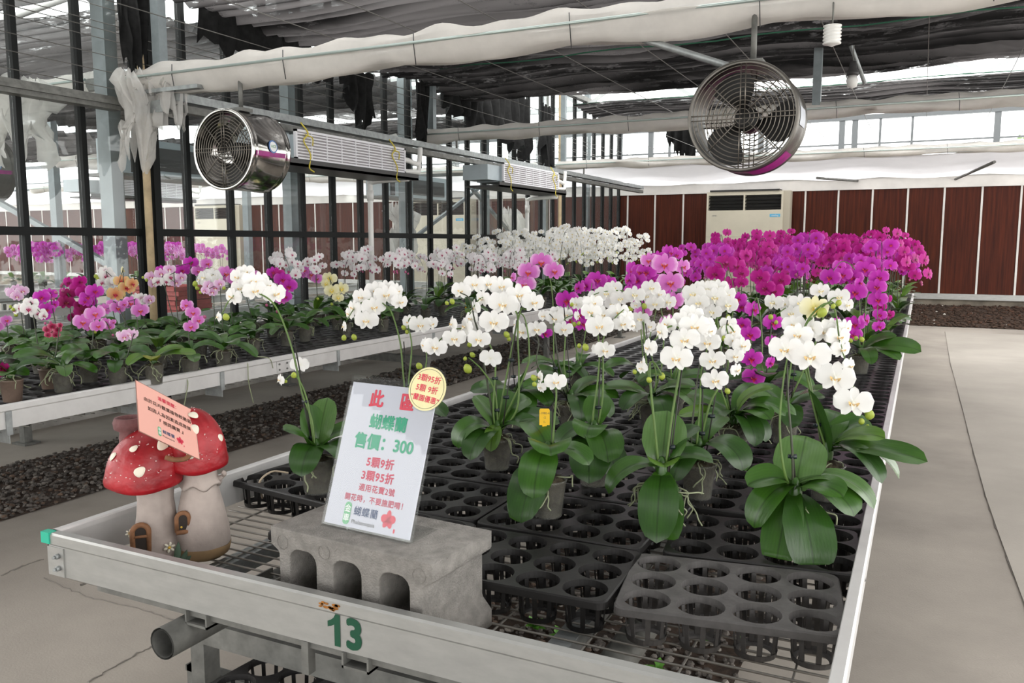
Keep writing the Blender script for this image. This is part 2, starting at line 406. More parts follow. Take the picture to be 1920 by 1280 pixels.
# ---------------------------------------------------------------- columns
def column(x, y, ht, w, label, m=GALV_L, d=.1):
    solo('steel_column', MB().b2((-w/2, -d/2, 0), (w/2, d/2, ht)).b2((-w/2-.03, -d/2-.03, 0), (w/2+.03, d/2+.03, .012)), m, label, 'column', 'steel columns', (x, y, 0))
cl = ['grey steel column beside the crumpled plastic sheet', 'slim grey steel column behind the round chrome fan', 'grey steel column between the two fan coil units', 'slim grey steel column behind the second fan coil unit', 'grey steel column with a tan pipe, third along the glass wall', 'grey steel column in the far corner of the glass wall']
for y, lb, w in zip((4.2, 6.1, 8.03, 9.93, 11.85, 13.7), cl, (.13, .10, .13, .09, .13, .09)):
    column(XG-.14, y, 3.9, w, lb)
for y, lb in ((4.3, 'tan plastic pipe running down the column by the plastic sheet'), (11.93, 'tan plastic pipe beside the third grey column')):
    solo('drain_pipe', MB().tube([(XG+.10, y, 0), (XG+.10, y, 3.6)], .027, 12), TAN, lb, 'pipe', 'tan drain pipes')
for y in (4.26,):
    solo('thick_post', MB().b2((XG+.055, y+.09, .0), (XG+.115, y+.15, 3.6)), BLACK, 'thick black post beside the tan pipe', 'post')
solo('roof_pipe', MB().tube([on_y(-60, 62, 5.2), on_y(150, -14, 5.2)], .035, 10), WHITEP, 'white slanting roof pipe seen through the glass at the top corner', 'pipe')
column(-11.3, 8.03, 3.9, .13, 'grey column of the next bay seen through the glass'); column(-11.3, 11.85, 3.9, .13, 'grey column at the far end of the next bay')
# diagonal braces beyond the glass
for a, b, lb in ((on_y(-140, 300, 4.24), on_y(222, 506, 4.24), 'diagonal steel brace seen through the glass above the mixed orchids'), ((-5.75, 8.3, H-.2), (-5.5, 10.2, H+.75), 'diagonal steel brace behind the white orchids'), ((-5.3, 9.6, H+.7), (-5.3, 11.6, H-.3), 'diagonal steel brace below the second fan coil unit')):
    solo('diagonal_brace', MB().tube([a, b], .028, 4, smooth=False), GALV_L, lb, 'brace', 'diagonal braces')
# posts standing on the beams and braces
for x, y, z0, z1, lb in ((-4.78, 4.24, 1.14, 2.6, 'short grey post standing on the first rolled screen by the glass'), (-4.93, 8.04, 1.18, 2.6, 'short grey post above the first fan coil unit'), (-4.95, 11.85, 1.2, 2.5, 'short grey post above the third rolled screen'), (-.92, 8.04, 1.2, 2.45, 'grey post behind the magenta-labelled fan')):
    solo('roof_post', MB().b2((-.035, -.035, 0), (.035, .035, z1-z0)), GALV_L, lb, 'post', 'roof posts', (x, y, H+z0))
# ---------------------------------------------------------------- shade nets
def net_mat(name, dens_lo, dens_hi, col, sc=1.0):
    m = D.materials.new(name); m.use_nodes = True; n = m.node_tree.nodes; l = m.node_tree.links
    b = n['Principled BSDF']; b.inputs['Base Color'].default_value = (*col, 1); b.inputs['Roughness'].default_value = .7; b.inputs['Specular IOR Level'].default_value = .2
    tr = n.new('ShaderNodeBsdfTranslucent'); tr.inputs[0].default_value = (col[0]*1.2, col[1]*1.2, col[2]*1.2, 1)
    mx = n.new('ShaderNodeMixShader'); mx.inputs[0].default_value = .5
    l.new(b.outputs[0], mx.inputs[1]); l.new(tr.outputs[0], mx.inputs[2])
    tc = n.new('ShaderNodeTexCoord')
    mp = n.new('ShaderNodeMapping'); mp.inputs['Scale'].default_value = (4*sc, 15*sc, 15*sc); l.new(tc.outputs['Object'], mp.inputs[0])
    n1 = n.new('ShaderNodeTexNoise'); n1.inputs['Scale'].default_value = 1.6; n1.inputs['Detail'].default_value = 5; n1.inputs['Roughness'].default_value = .7
    l.new(mp.outputs[0], n1.inputs['Vector'])
    n2 = n.new('ShaderNodeTexNoise'); n2.inputs['Scale'].default_value = .8; n2.inputs['Detail'].default_value = 2
    l.new(tc.outputs['Object'], n2.inputs['Vector'])
    a = n.new('ShaderNodeMapRange'); a.inputs[1].default_value = .54; a.inputs[2].default_value = .64; a.inputs[3].default_value = 0; a.inputs[4].default_value = 1
    l.new(n1.outputs[0], a.inputs[0])
    b2 = n.new('ShaderNodeMapRange'); b2.inputs[1].default_value = .40; b2.inputs[2].default_value = .66; b2.inputs[3].default_value = .03; b2.inputs[4].default_value = dens_hi
    l.new(n2.outputs[0], b2.inputs[0])
    wv = n.new('ShaderNodeTexWave'); wv.bands_direction = 'Y'; wv.inputs['Scale'].default_value = 2.1; wv.inputs['Distortion'].default_value = 3.5; wv.inputs['Detail'].default_value = 3; wv.inputs['Detail Scale'].default_value = .7
    mpw = n.new('ShaderNodeMapping'); mpw.inputs['Scale'].default_value = (.35, 1, 1); l.new(tc.outputs['Object'], mpw.inputs[0]); l.new(mpw.outputs[0], wv.inputs['Vector'])
    rw = n.new('ShaderNodeValToRGB'); rw.color_ramp.elements[0].color = (col[0]*.14, col[1]*.14, col[2]*.14, 1); rw.color_ramp.elements[1].color = (col[0]*2.3, col[1]*2.25, col[2]*2.25, 1)  # dark and pale bands painted into the net to bring out fold shading
    l.new(wv.outputs['Fac'], rw.inputs[0]); l.new(rw.outputs[0], b.inputs['Base Color']); l.new(rw.outputs[0], tr.inputs[0])
    mu = n.new('ShaderNodeMath'); mu.operation = 'MULTIPLY_ADD'; l.new(a.outputs[0], mu.inputs[0]); l.new(b2.outputs[0], mu.inputs[1]); mu.inputs[2].default_value = dens_lo
    tp = n.new('ShaderNodeBsdfTransparent'); m2 = n.new('ShaderNodeMixShader')
    l.new(mu.outputs[0], m2.inputs[0]); l.new(mx.outputs[0], m2.inputs[1]); l.new(tp.outputs[0], m2.inputs[2])
    l.new(m2.outputs[0], n['Material Output'].inputs['Surface']); MATS[name] = m; return m
NET = net_mat('shade_net_weave', .020, 1.0, (.050, .0475, .0475))
NETD = net_mat('dense_shade_net', .004, .05, (.02, .02, .02))
def net(x0, x1, y0, y1, z, label, seed, ripple=.06, pitch=.145, skew=0.0, sag=.06):
    r = random.Random(seed); ph = [r.uniform(0, 6) for _ in range(8)]
    def f(u, v):
        x = x0+(x1-x0)*u; y = y0+(y1-y0)*v+skew*(u-.5)
        wob = .35*math.sin(x*1.1+ph[0])+.25*math.sin(x*2.7+ph[1])
        t = v
        amp = ripple*(.25+.9*abs(math.sin(2.2*y+ph[2]+.4*math.sin(x*.9))))*(.4+1.2*t)
        zz = z+amp*math.sin(2*PI*y/pitch+wob*2)+.4*amp*math.sin(2*PI*y/(pitch*1.7)+x*.8+ph[3])
        zz -= sag*(.5+.5*math.sin(x*2*PI/1.9+ph[4]))*(1-abs(2*v-1))
        return (x, y+.03*math.sin(x*3+ph[5])*(1 if v > .9 else 0), zz)
    nv = int((y1-y0)/.024)
    mb = MB().grid(f, int((x1-x0)/.16), nv)
    return solo('shade_net', mb, NET, label, 'shade net', 'black shade nets')
ZN = H+1.75
def hem(x0, x1, y, z, label, m):
    solo('net_hem_cable', MB().tube([(x0+(x1-x0)*k/14, y+.015*math.sin(k), z+.012*math.sin(k*1.7)) for k in range(15)], .006, 6), m, label, 'cable', 'net hem cables')
GREENC = mat('green_cord', (.015, .10, .055), .6)
net(-5.0, 3.2, 4.35, 9.3, ZN, 'wide rippled black shade net overhead in front of the bright skylight strip', 1, skew=.35)
net(-4.6, 3.2, 11.4, 13.6, ZN+.20, 'shade net beyond the skylight strip, hung above the second rolled screen', 2, skew=.25, ripple=.028)
net(-11.2, -5.45, 4.3, 9.3, ZN, 'black shade net over the next bay seen through the upper glass panes', 3, skew=.35)
net(-11.2, -6.8, 11.4, 13.0, ZN+.20, 'shade net at the far end of the next bay', 4, skew=.25)
net(-17.4, -12.2, 5.6, 11.5, ZN, 'shade net over the farthest bay beyond the glass', 5, skew=.3)
net(-11.2, -5.3, 1.6, 3.95, ZN, 'shade net over the near end of the next bay', 6, skew=.3)
net(-5.0, 3.2, -6.5, .8, ZN+.01, 'unseen shade net added over the near part of the greenhouse', 8, skew=.2)  # out of view, added to cut the sky light from behind the camera
net(-5.0, 3.2, 1.0, 4.0, ZN+.01, 'unseen shade net added over the front of the bench, ahead of the long rolled screen', 7, skew=.2)  # out of view, added to even out the light between front and back
hem(-4.6, 3.2, 11.33, ZN+.20, 'dark green cable along the hem of the net beyond the skylight strip', GREENC)
hem(-4.2, 1.0, 7.0, ZN-.12, 'green cord hanging under the wide shade net', GREENC)
# ---------------------------------------------------------------- roof
RAFT = mat('white_rafter', (.55, .57, .57), .5, .2)
ROOFG = glass_mat('roof_glass', .05, (.95, .96, .96))
rf = struct('roof', None, None)
for y, z in ((4.3, 2.62), (8.1, 2.62), (11.9, 2.62), (13.2, 2.75)):
    part('truss_chord', MB().b2((-22, y-.04, H+z), (6, y+.04, H+z+.07)), RAFT, rf)
for k in range(24):
    xx = -21+k*1.15
    for y0, y1, z0, z1 in ((2.3, 4.3, 3.5, 2.7), (4.3, 6.2, 2.7, 3.5), (6.2, 8.1, 3.5, 2.7), (8.1, 10.0, 2.7, 3.5), (10.0, 11.9, 3.5, 2.7), (11.9, 13.5, 2.7, 3.4), (13.5, 15.1, 3.4, 2.7)):
        if k % 2 == 0 or y0 > 9: part('rafter', MB().tube([(xx, y0, H+z0), (xx, y1, H+z1)], .03, 4, smooth=False), RAFT, rf)
for k in range(15):
    xx = -8+k*.95
    part('truss_web', MB().tube([(xx, 13.2, H+2.2), (xx+.95, 13.2, H+2.8)] if k % 2 else [(xx, 13.2, H+2.8), (xx+.95, 13.2, H+2.2)], .04, 4, smooth=False), RAFT, rf)
part('lower_chord', MB().b2((-8.5, 13.15, H+2.16), (6, 13.25, H+2.24)), RAFT, rf)
for y0, y1 in ((2.3, 4.3), (4.3, 6.2), (6.2, 8.1), (8.1, 10.0), (10.0, 11.9), (11.9, 13.5), (13.5, 15.1)):
    up = y0 in (4.3, 8.1, 11.9)
    za, zb_ = (2.72, 3.52) if up else (3.52, 2.72)
    part('pane', MB().add([(-22, y0, H+za), (6, y0, H+za), (6, y1, H+zb_), (-22, y1, H+zb_)], [(0, 1, 2, 3)]), ROOFG, rf)
# ---------------------------------------------------------------- rolled white screens on their beams
SCREEN = mat('white_screen_cloth', (.95, .915, .87), .8, 0, .08, 5, .15, 18, trans=.5, spec=.1)
ROD = mat('curtain_rod', (.50, .58, .55), .35, .6)
def rolled(x0, x1, y, zc, hh, label, seed, jag=True):
    t = thing('rolled_screen', label, 'rolled screen', ((x0+x1)/2, y, H+zc), 0, 'rolled white screens')
    r = random.Random(seed); ph = [r.uniform(0, 6) for _ in range(10)]; L = x1-x0; n = 16
    nx = int(L/.05)
    def f(u, v):
        x = -L/2+L*u; a = 2*PI*v
        s = 1+.16*math.sin(x*2.1+ph[0])+.10*math.sin(x*5.3+ph[1])
        bot = hh*(.50+.10*math.sin(x*1.6+ph[2])+.05*math.sin(x*6+ph[3]))*s
        top = hh*(.42+.06*math.sin(x*9+ph[4])*(1 if jag else .3)+.05*math.sin(x*17+ph[5]))
        d = .085*s*(1+.12*math.sin(x*4+3*a+ph[6]))
        zz = math.sin(a); cc = math.cos(a)
        fl_ = .012*math.sin(7*a+x*6+ph[7])
        return (x, -cc*(d+fl_)*(1-.35*max(0, zz)), (top if zz > 0 else bot)*zz+fl_)
    part('cloth', MB().grid(f, nx, n), SCREEN, t)
    part('rod', MB().tube([(-L/2, -.10, .005), (L/2, -.10, .005)], .009, 8), ROD, t)
    for k in range(int(L/.95)):
        xx = -L/2+.5+k*.95
        part('tie_cord', MB().tube([(xx, -.09, .06), (xx+.01, -.104, -.01), (xx+.012, -.085, -hh*.55)], .003, 4), DKTXT, t)
    part('beam', MB().b2((-L/2, -.02, -.05), (L/2, .03, .03)), GALV, t)
    return t
rolled(-5.05, 3.2, 4.22, 1.115, .21, 'long rolled white screen overhead, the one the two round fans hang from', 11)
rolled(-5.05, 3.2, 8.04, 1.165, .16, 'rolled white screen running behind the round fan with the magenta label', 12, False)
rolled(-5.05, 3.2, 11.85, 1.155, .13, 'rolled white screen in front of the white ceiling sheet by the back wall', 13, False)
for y, s, lb in ((4.22, 14, 'rolled screen with brownish underside beyond the glass at the plastic sheet'), (8.04, 15, 'second rolled screen of the next bay, seen through the glass'), (11.85, 16, 'third rolled screen of the next bay under the bright windows')):
    rolled(-11.2, -5.4, y, 1.14, .17, lb, s)
rolled(-17.4, -11.5, 11.85, 1.14, .15, 'rolled screen in the farthest bay beyond the glass', 17)
# white ceiling sheet between the last beam and the back wall
CEIL = mat('white_ceiling_sheet', (.88, .86, .88), .7, 0, .05, 2, trans=.6, spec=.1)
def sheet(x0, x1, label, seed):
    r = random.Random(seed); a, b, c = (r.uniform(0, 6) for _ in range(3))
    def f(u, v):
        x = x0+(x1-x0)*u; y = 11.9+3.07*v
        return (x, y, H+1.11-.05*v-.10*math.sin(PI*v)*(.7+.3*math.sin(x*1.6+a))+.025*math.sin(x*4+b)*math.sin(PI*v)+.012*math.sin(y*9+x*2+c)-.035*abs(math.sin(x*2.2+c))*v**4)
    solo('ceiling_sheet', MB().grid(f, int((x1-x0)/.15), 24), CEIL, label, 'ceiling sheet', 'white ceiling sheets')
sheet(-5.05, 3.4, 'sagging white sheet stretched from the third rolled screen to the panelled wall', 1)
sheet(-11.2, -5.3, 'white ceiling sheet of the next bay seen through the glass', 2)
sheet(-30, -11.4, 'white ceiling sheet of the farthest bay', 3)
# brackets under the sheet
for x0, x1, lb in ((-1.55, -1.02, 'dark strut below the fan with the magenta label, by the back wall'), (.75, .40, 'dark strut under the white ceiling sheet above the wood panels')):
    solo('wall_strut', MB().tube([(x0, 12.2 if x0 > 0 else 14.0, H+1.0), (x1, 14.95, H+.98 if x0 > 0 else H+1.0)], .02, 6), GALV_D, lb, 'strut', 'wall struts')
# ---------------------------------------------------------------- wires
WIRE = mat('steel_wire', (.13, .125, .115), .5, .3)
for i in range(11):
    xx = -5.0+i*.62
    solo('support_wire', MB().tube([(xx, 1.0, H+1.42), (xx, 8.0, H+1.40), (xx, 14.9, H+1.42)], .0035, 4), WIRE, 'thin steel wire strung along the greenhouse below the shade net', 'wire', 'long support wires')
for i in range(6):
    z = 1.02+i*.11
    solo('side_wire', MB().tube([(-4.96-.02*i, 1.2, H+z+.02), (-4.96-.02*i, 8.0, H+z-.01), (-4.96-.02*i, 14.9, H+z)], .0032, 4), WIRE, 'thin wire strung along the inside of the glass wall', 'wire', 'wires along the glass wall')
# ---------------------------------------------------------------- rail with the fan coil units
t = thing('hanging_rail', 'double steel rail hung along the glass wall above the fan coil units', 'rail', (-4.62, 9.2, H+.93))
part('upper_rail', MB().b2((-.05, -5.0, .02), (.05, 5.5, .075)), GALV, t)
part('lower_rail', MB().b2((-.04, -5.0, -.05), (.04, 5.5, .0)), GALV_D, t)
part('end_plate', MB().b2((-.28, -5.08, .075), (.30, -4.95, .10)).b2((-.30, -5.05, -.05), (-.05, -4.95, .03)), GALV, t)
for yy in (-4.98, -1.16, 2.65):
    part('hanger', MB().tube([(0, yy, .07), (0, yy, .22)], .012, 6).b2((-.3, yy-.03, .19), (.2, yy+.03, .22)), GALV_D, t)
GRW = mat('white_grille', (.80, .79, .82), .5); UNIT = mat('unit_grey', (.45, .51, .54), .5, .1, .08, 6)
SLOT = mat('grille_slot', (.32, .30, .31), .6); YROPE = mat('yellow_rope', (.62, .50, .06), .6); DRIP = mat('dark_drip_tray', (.035, .033, .032), .45)
def coil(x, y0, y1, z, label, ties=True):
    t = thing('fan_coil_unit', label, 'fan coil unit', (x, (y0+y1)/2, H+z), 0, 'fan coil units')
    L = y1-y0; h = .115
    part('housing', MB().b2((-.34, -L/2, -h+.01), (-.012, L/2-.02, h-.042)).b2((-.36, -L/2-.30, -h+.02), (-.04, -L/2, h-.042)), UNIT, t)
    g = part('grille', MB().b2((-.012, -L/2, h-.018), (.012, L/2, h)).b2((-.012, -L/2, -h), (.012, L/2, -h+.018)).b2((-.012, -L/2, -h), (.012, -L/2+.02, h)).b2((-.012, L/2-.02, -h), (.012, L/2, h)).b2((-.004, -L/2+.02, -h+.018), (.0, L/2-.02, h-.018), 1), [GRW, SLOT], t)
    m = MB()
    for k in range(8):
        zz = -h+.03+k*.0235
        m.b2((0, -L/2+.02, zz), (.009, L/2-.02, zz+.0095))
    for k in range(1, 8):
        yy = -L/2+k*L/8; m.b2((0, yy-.004, -h+.018), (.011, yy+.004, h-.018))
    part('slats', m, GRW, t)
    part('drip_tray', MB().b2((-.40, -L/2-.18, -h-.055), (.05, L/2+.16, -h-.035)).b2((.035, -L/2-.18, -h-.055), (.05, L/2+.16, -h+.0)), DRIP, t)
    if ties:
        for k, yy in enumerate((-L/2+.10, L/2-.22)):
            part('yellow_tie', MB().tube(smooth_path([(-.02, yy, h+.06), (.025, yy+.03, h*.8), (.022, yy-.02, .03), (.035, yy+.04, -h*.6), (.055, yy, -h-.06), (.05, yy+.06, -h-.09)]), .006, 6).tube(smooth_path([(.02, yy, h*.7), (.05, yy+.05, h*.5), (.035, yy+.07, 0)]), .005, 6), YROPE, t, 'yellow rope tie')
    if not ties: part('hanger', MB().tube([(-.2, -L*.3, h), (-.2, -L*.3, 1.84-z)], .01, 6).tube([(-.2, L*.3, h), (-.2, L*.3, 1.84-z)], .01, 6), GALV_D, t)
    p = MB()
    p.tube(smooth_path([(-.08, L/2, .03), (-.06, L/2+.15, .02), (-.05, L/2+.30, .0), (-.05, L/2+.34, .06), (-.05, L/2+.35, .16)]), .024, 10)
    p.tube(smooth_path([(-.02, L/2-.02, -h+.02), (-.02, L/2+.16, -h+.03), (-.03, L/2+.28, -h+.04), (-.05, L/2+.33, .0)]), .022, 10)
    part('insulated_pipe', p, WHITEP, t)
    return t
coil(-4.4, 5.15, 6.68, .755, 'fan coil unit with a white grille right behind the chrome fan')
coil(-4.4, 8.72, 10.36, .80, 'fan coil unit with a white grille farther along the glass wall')
coil(-10.3, 8.0, 9.5, .78, 'fan coil unit of the next bay seen through the glass', False)
def coilback(x, y0, y1, label):
    t = thing('fan_coil_unit', label, 'fan coil unit', (x, (y0+y1)/2, H+.74), 0, 'fan coil units')
    L = y1-y0
    part('housing', MB().b2((-.16, -L/2, -.15), (.16, L/2, .15)), UNIT, t)
    part('back_opening', MB().b2((.158, -L/2+.34, -.11), (.165, L/2-.08, .09)), SLOT if False else DRIP, t)
    part('drip_tray', MB().b2((-.2, -L/2-.1, -.18), (.2, L/2+.1, -.155)), GALV_D, t)
    part('support_arm', MB().b2((-.1, .26, .15), (.98, .32, .19)), GALV_D, t)
    part('cable_duct', MB().b2((.16, -L/2+.08, -.14), (.18, -L/2+.16, .14)), DRIP, t)
coilback(-6.3, 5.0, 6.6, 'grey back of a fan coil unit beyond the glass beside the plastic sheet')
coilback(-6.3, 8.9, 10.4, 'grey back of a fan coil unit beyond the glass behind the white pipe')
for y, lb in ((6.75, 'white drain pipe dropping from the first fan coil unit'), (10.35, 'white drain pipe dropping from the second fan coil unit')):
    solo('drain_pipe', MB().tube(smooth_path([(-4.42, y+.02, H+.60), (-4.78, y, H+.585), (-4.85, y, H+.55), (-4.85, y, H+.45), (-4.85, y, .1)], 4), .026, 12).tube([(-4.85, y, H+.50), (-4.85, y, H+.40)], .033, 12), WHITEP, lb, 'pipe', 'white drain pipes')
# ---------------------------------------------------------------- round fans
MAG = mat('magenta_label', (.38, .01, .21), .4, 0, .35, 20, col2=(.22, .01, .14)); BLADE = mat('dark_blade', (.02, .019, .018), .45, .3)
GREYL = mat('grey_label', (.45, .47, .52), .4); BLUER = mat('blue_ring', (.10, .20, .45), .4); WHT = mat('white_ink', (.85, .85, .85), .5); STEELD = mat('dull_steel', (.15, .14, .125), .38, .8, .2, 6)
def fan(loc, R, L, label, body, blade_rot, seed, style):
    t = thing('circulation_fan', label, 'fan', loc, 0, 'round hanging fans')
    # axis along +Y, front at y=0
    prof = [(R-.012, .004), (R, 0), (R+.004, .006), (R+.004, .018), (R, .026), (R, .040), (R+.003, .046), (R, .052), (R, L-.052), (R+.003, L-.046), (R, L-.04), (R, L-.008), (R+.004, L), (R-.014, L), (R-.014, L*.5), (R-.012, .004)]
    mb = MB().lathe(prof, 56)
    mb.v = [(x, z, y) for x, y, z in mb.v]
    part('drum', mb, body, t)
    for yy, nm in ((.012, 'front_grille'), (L-.012, 'rear_grille')):
        g = MB()
        for k in range(11 if yy < .1 else 9):
            r = .035+(R-.05)*k/(10.3 if yy < .1 else 8.4)
            g.tube([(r*math.cos(2*PI*j/40), yy, r*math.sin(2*PI*j/40)) for j in range(41)], .0026, 5, cap=False)
        for a in (0, PI/2, PI, 3*PI/2):
            for o in (-.011, .011):
                c, s = math.cos(a), math.sin(a)
                g.tube([(-s*o, yy-.005, c*o), (c*(R-.01)-s*o, yy-.005, s*(R-.01)+c*o)], .003, 5)
        for a in (PI/4, 3*PI/4, 5*PI/4, 7*PI/4):
            c, s = math.cos(a), math.sin(a)
            g.tube([(c*.04, yy-.005, s*.04), (c*(R-.03), yy-.005, s*(R-.03))], .003, 5)
        part(nm, g, GRILLE, t)
    hub = MB().lathe([(0.0, L*.35), (.05, L*.35), (.058, L*.38), (.058, L*.8), (.03, L*.82), (.0, L*.82)], 20)
    hub.v = [(x, z, y) for x, y, z in hub.v]
    part('motor', hub, BLADE, t)
    mb = MB()
    for k in range(3):
        a0 = blade_rot+k*2*PI/3
        def f(u, v, a0=a0):
            r = .05+(R-.07)*u
            w = 1.15*(.35+.65*math.sin(PI*min(1, u*.95+.08)*.72))
            a = a0+(v-.5)*w+.25*u
            rr = r*(1-.10*(2*v-1)**2*u)
            return (rr*math.cos(a), L*.45+.05*(v-.5)*(1.2-u*.5), rr*math.sin(a))
        mb.grid(f, 8, 8)
    part('blades', mb, BLADE, t)
    part('hanger_rod', MB().tube([(0.02, L*.45, R), (0.02, L*.45, 1.12-(loc[2]-H))], .014, 8).b2((-.03, L*.3, R-.002), (.07, L*.6, R+.02)), GALV_D, t)
    def patch(a0, a1, y0, y1, r, m, nm, lab):
        mb = MB().grid(lambda u, v: (r*math.cos(a0+(a1-a0)*u), y0+(y1-y0)*v, r*math.sin(a0+(a1-a0)*u)), 10, 1)
        part(nm, mb, m, t, lab)
    if style == 'magenta':
        patch(-1.5, -.70, .055, L-.05, R+.003, MAG, 'label', 'magenta label'); patch(-.18, .16, .06, L-.06, R+.003, GREYL, 'rating_plate', 'grey rating plate')
        mm = MB().grid(lambda u, v: (R*.0+(R+.006)*math.cos(-.45+.0*u), .12+.03*u, (R+.006)*math.sin(-.45)), 1, 1)
    else:
        patch(-.17, -.05, .03, L-.04, R+.002, MAG, 'stripe', 'magenta stripe')
        b = MB(); b.grid(lambda u, v: ((R+.005)*math.cos(.085+.16*u*math.sin(2*PI*v)), L*.52+.04*u*math.cos(2*PI*v), (R+.005)*math.sin(.085+.16*u*math.sin(2*PI*v))), 3, 28)
        bd = part('badge', b, BLUER, t, 'round blue badge')
        b = MB(); b.grid(lambda u, v: ((R+.007)*math.cos(.085+.125*u*math.sin(2*PI*v)), L*.52+.031*u*math.cos(2*PI*v), (R+.007)*math.sin(.085+.125*u*math.sin(2*PI*v))), 3, 28)
        part('badge_face', b, WHT, bd)
        tm = text_mesh('ACE', .026, mat('green_badge_ink', (.05, .30, .12), .5))
        new('badge_lettering', tm, bd, frame_mat(((R+.0095)*math.cos(.085), L*.52, (R+.0095)*math.sin(.085)), (0, 1, 0), (0, 0, 1)))
    return t
fR = .252
fan((-.79, 4.04, H+.585), fR, .29, 'round hanging fan with a magenta label on its drum', STEELD, PI*.56, 1, 'magenta')
fan((-4.02, 4.02, H+.585), fR, .345, 'chrome drum fan with a round blue badge beside the fan coil unit', STEEL, .3, 2, 'badge')
fan((-6.89, 4.05, H+.585), fR, .345, 'chrome drum fan hanging beyond the glass at the plastic sheet', STEELD, 1.1, 3, 'plain')
# slanting pipes above the fan
for a, b, lb in (((-1.75, 4.3, H+1.2), (-.86, 4.17, H+.83), 'slanting pipe from the rolled screen down to the fan with the magenta label'), ((-.93, 7.9, H+2.42), (-.52, 7.95, H+1.35), 'slanting pipe brace beside the grey roof post')):
    solo('slanting_pipe', MB().tube([a, b], .018, 8), GALV, lb, 'pipe', 'slanting pipes')
# small hanging sensor and fittings
t = thing('sensor_shield', 'white louvred sensor shield hanging under the rolled screen', 'sensor', (-.42, 4.15, H+.93))
part('stack', MB().lathe([(.0, .045), (.02, .045)]+[(r, z) for k in range(6) for r, z in ((.040, .044-k*.015), (.040, .039-k*.015), (.026, .036-k*.015))]+[(0, -.05)], 20), WHITEP, t)
part('cord', MB().tube([(0, 0, .04), (0, 0, .17)], .004, 6), GALV_D, t)
t = thing('hanging_lamp', 'small hanging lamp holder beside the slanting brace', 'lamp holder', (-.62, 7.9, H+1.42))
part('socket', MB().lathe([(0, .12), (.025, .12), (.035, .06), (.05, .03), (.05, 0), (0, 0)], 16), DRIP, t)
part('bulb', MB().lathe([(0, -.11), (.04, -.09), (.05, -.04), (.035, .0), (0, 0)], 16), WHITEP, t)
part('cord', MB().tube([(0, 0, .12), (0, 0, .5)], .005, 6), GALV_D, t)
# ---------------------------------------------------------------- hanging remnants of shade cloth and plastic
CLOTH = mat('black_shade_cloth', (.014, .014, .014), .85, 0, .4, 20, spec=.15)
def hanging(pts_top, drop, label, seed, m=CLOTH, name='hanging_shade_cloth', cat='shade cloth', group='hanging scraps of shade cloth', amp=.06, nx=40, nz=26, fold=9.0, taper=.0):
    """a gathered cloth hanging from a line; drop: lengths along the line"""
    r = random.Random(seed); ph = [r.uniform(0, 6) for _ in range(6)]
    A, B = Vector(pts_top[0]), Vector(pts_top[1]); dd = (B-A); perp = Vector((-dd.y, dd.x, 0)).normalized()
    def f(u, v):
        k = u*(len(drop)-1); i = min(int(k), len(drop)-2); d = drop[i]+(drop[i+1]-drop[i])*(k-i)
        d *= 1+.10*math.sin(u*31+ph[0])+.10*math.sin(u*67+ph[4])+.06*math.sin(u*131+ph[5])
        uu = .5+(u-.5)*(1-taper*v)
        p = A+dd*uu
        s = amp*(.35+.65*v)*(math.sin(u*fold*2*PI+ph[1]+2*v)+.5*math.sin(u*fold*4.3+ph[2]-3*v))
        return p+perp*s+Vector((0, 0, -d*v+.02*math.sin(u*17+ph[3])))
    return solo(name, MB().grid(f, nx, nz), m, label, cat, group)
XC = -4.95
hanging(((XC, 4.75, H+1.86), (XC, 6.35, H+1.70)), (.30, .36, .30, .34, .30, .25, .28), 'long black cloth scrap gathered under the net edge above the chrome fan', 21, amp=.04)
hanging(((XC, 6.45, H+1.66), (XC, 7.0, H+1.62)), (.18, .36, .62, .22), 'ragged black cloth scrap dangling behind the first rolled screen', 22, amp=.05, fold=4)
hanging(((XC, 7.75, H+1.72), (XC, 8.0, H+1.74)), (.62, .7, .5), 'narrow twisted black cloth scrap beside the short grey post', 23, amp=.05, fold=3, taper=.5)
hanging(((XC, 8.3, H+1.80), (XC, 10.6, H+1.95)), (.30, .34, .42, .50, .48, .60, .68, .72), 'wide black cloth scrap hanging at the far corner of the wide net', 24, amp=.07, fold=12, nx=80)
hanging(((-4.7, 10.5, H+1.85), (-4.75, 10.9, H+1.85)), (.62, .8, .85), 'black cloth scrap hanging behind the second rolled screen', 25, amp=.05, fold=4)
hanging(((-3.95, 13.9, H+2.0), (-3.45, 13.9, H+2.0)), (.25, .5, .75, .95), 'dark cloth scrap hanging in front of the clerestory windows', 26, amp=.05, fold=4)
hanging(((XC, 4.02, H+1.9), (XC, 4.3, H+1.9)), (.55, .68, .62), 'black cloth scrap hanging by the tan pipe at the top of the glass', 27, amp=.05, fold=3, taper=.4)
hanging(((XC, 2.95, H+1.75), (XC, 3.2, H+1.75)), (.62, .72, .5), 'black cloth scrap hanging at the upper end of the glass wall', 28, amp=.05, fold=3, taper=.6)
PLAS = mat('cloudy_plastic_sheet', (.90, .88, .85), .25, 0, .1, 12, .5, 25, trans=.5, spec=.6, alpha=.66)
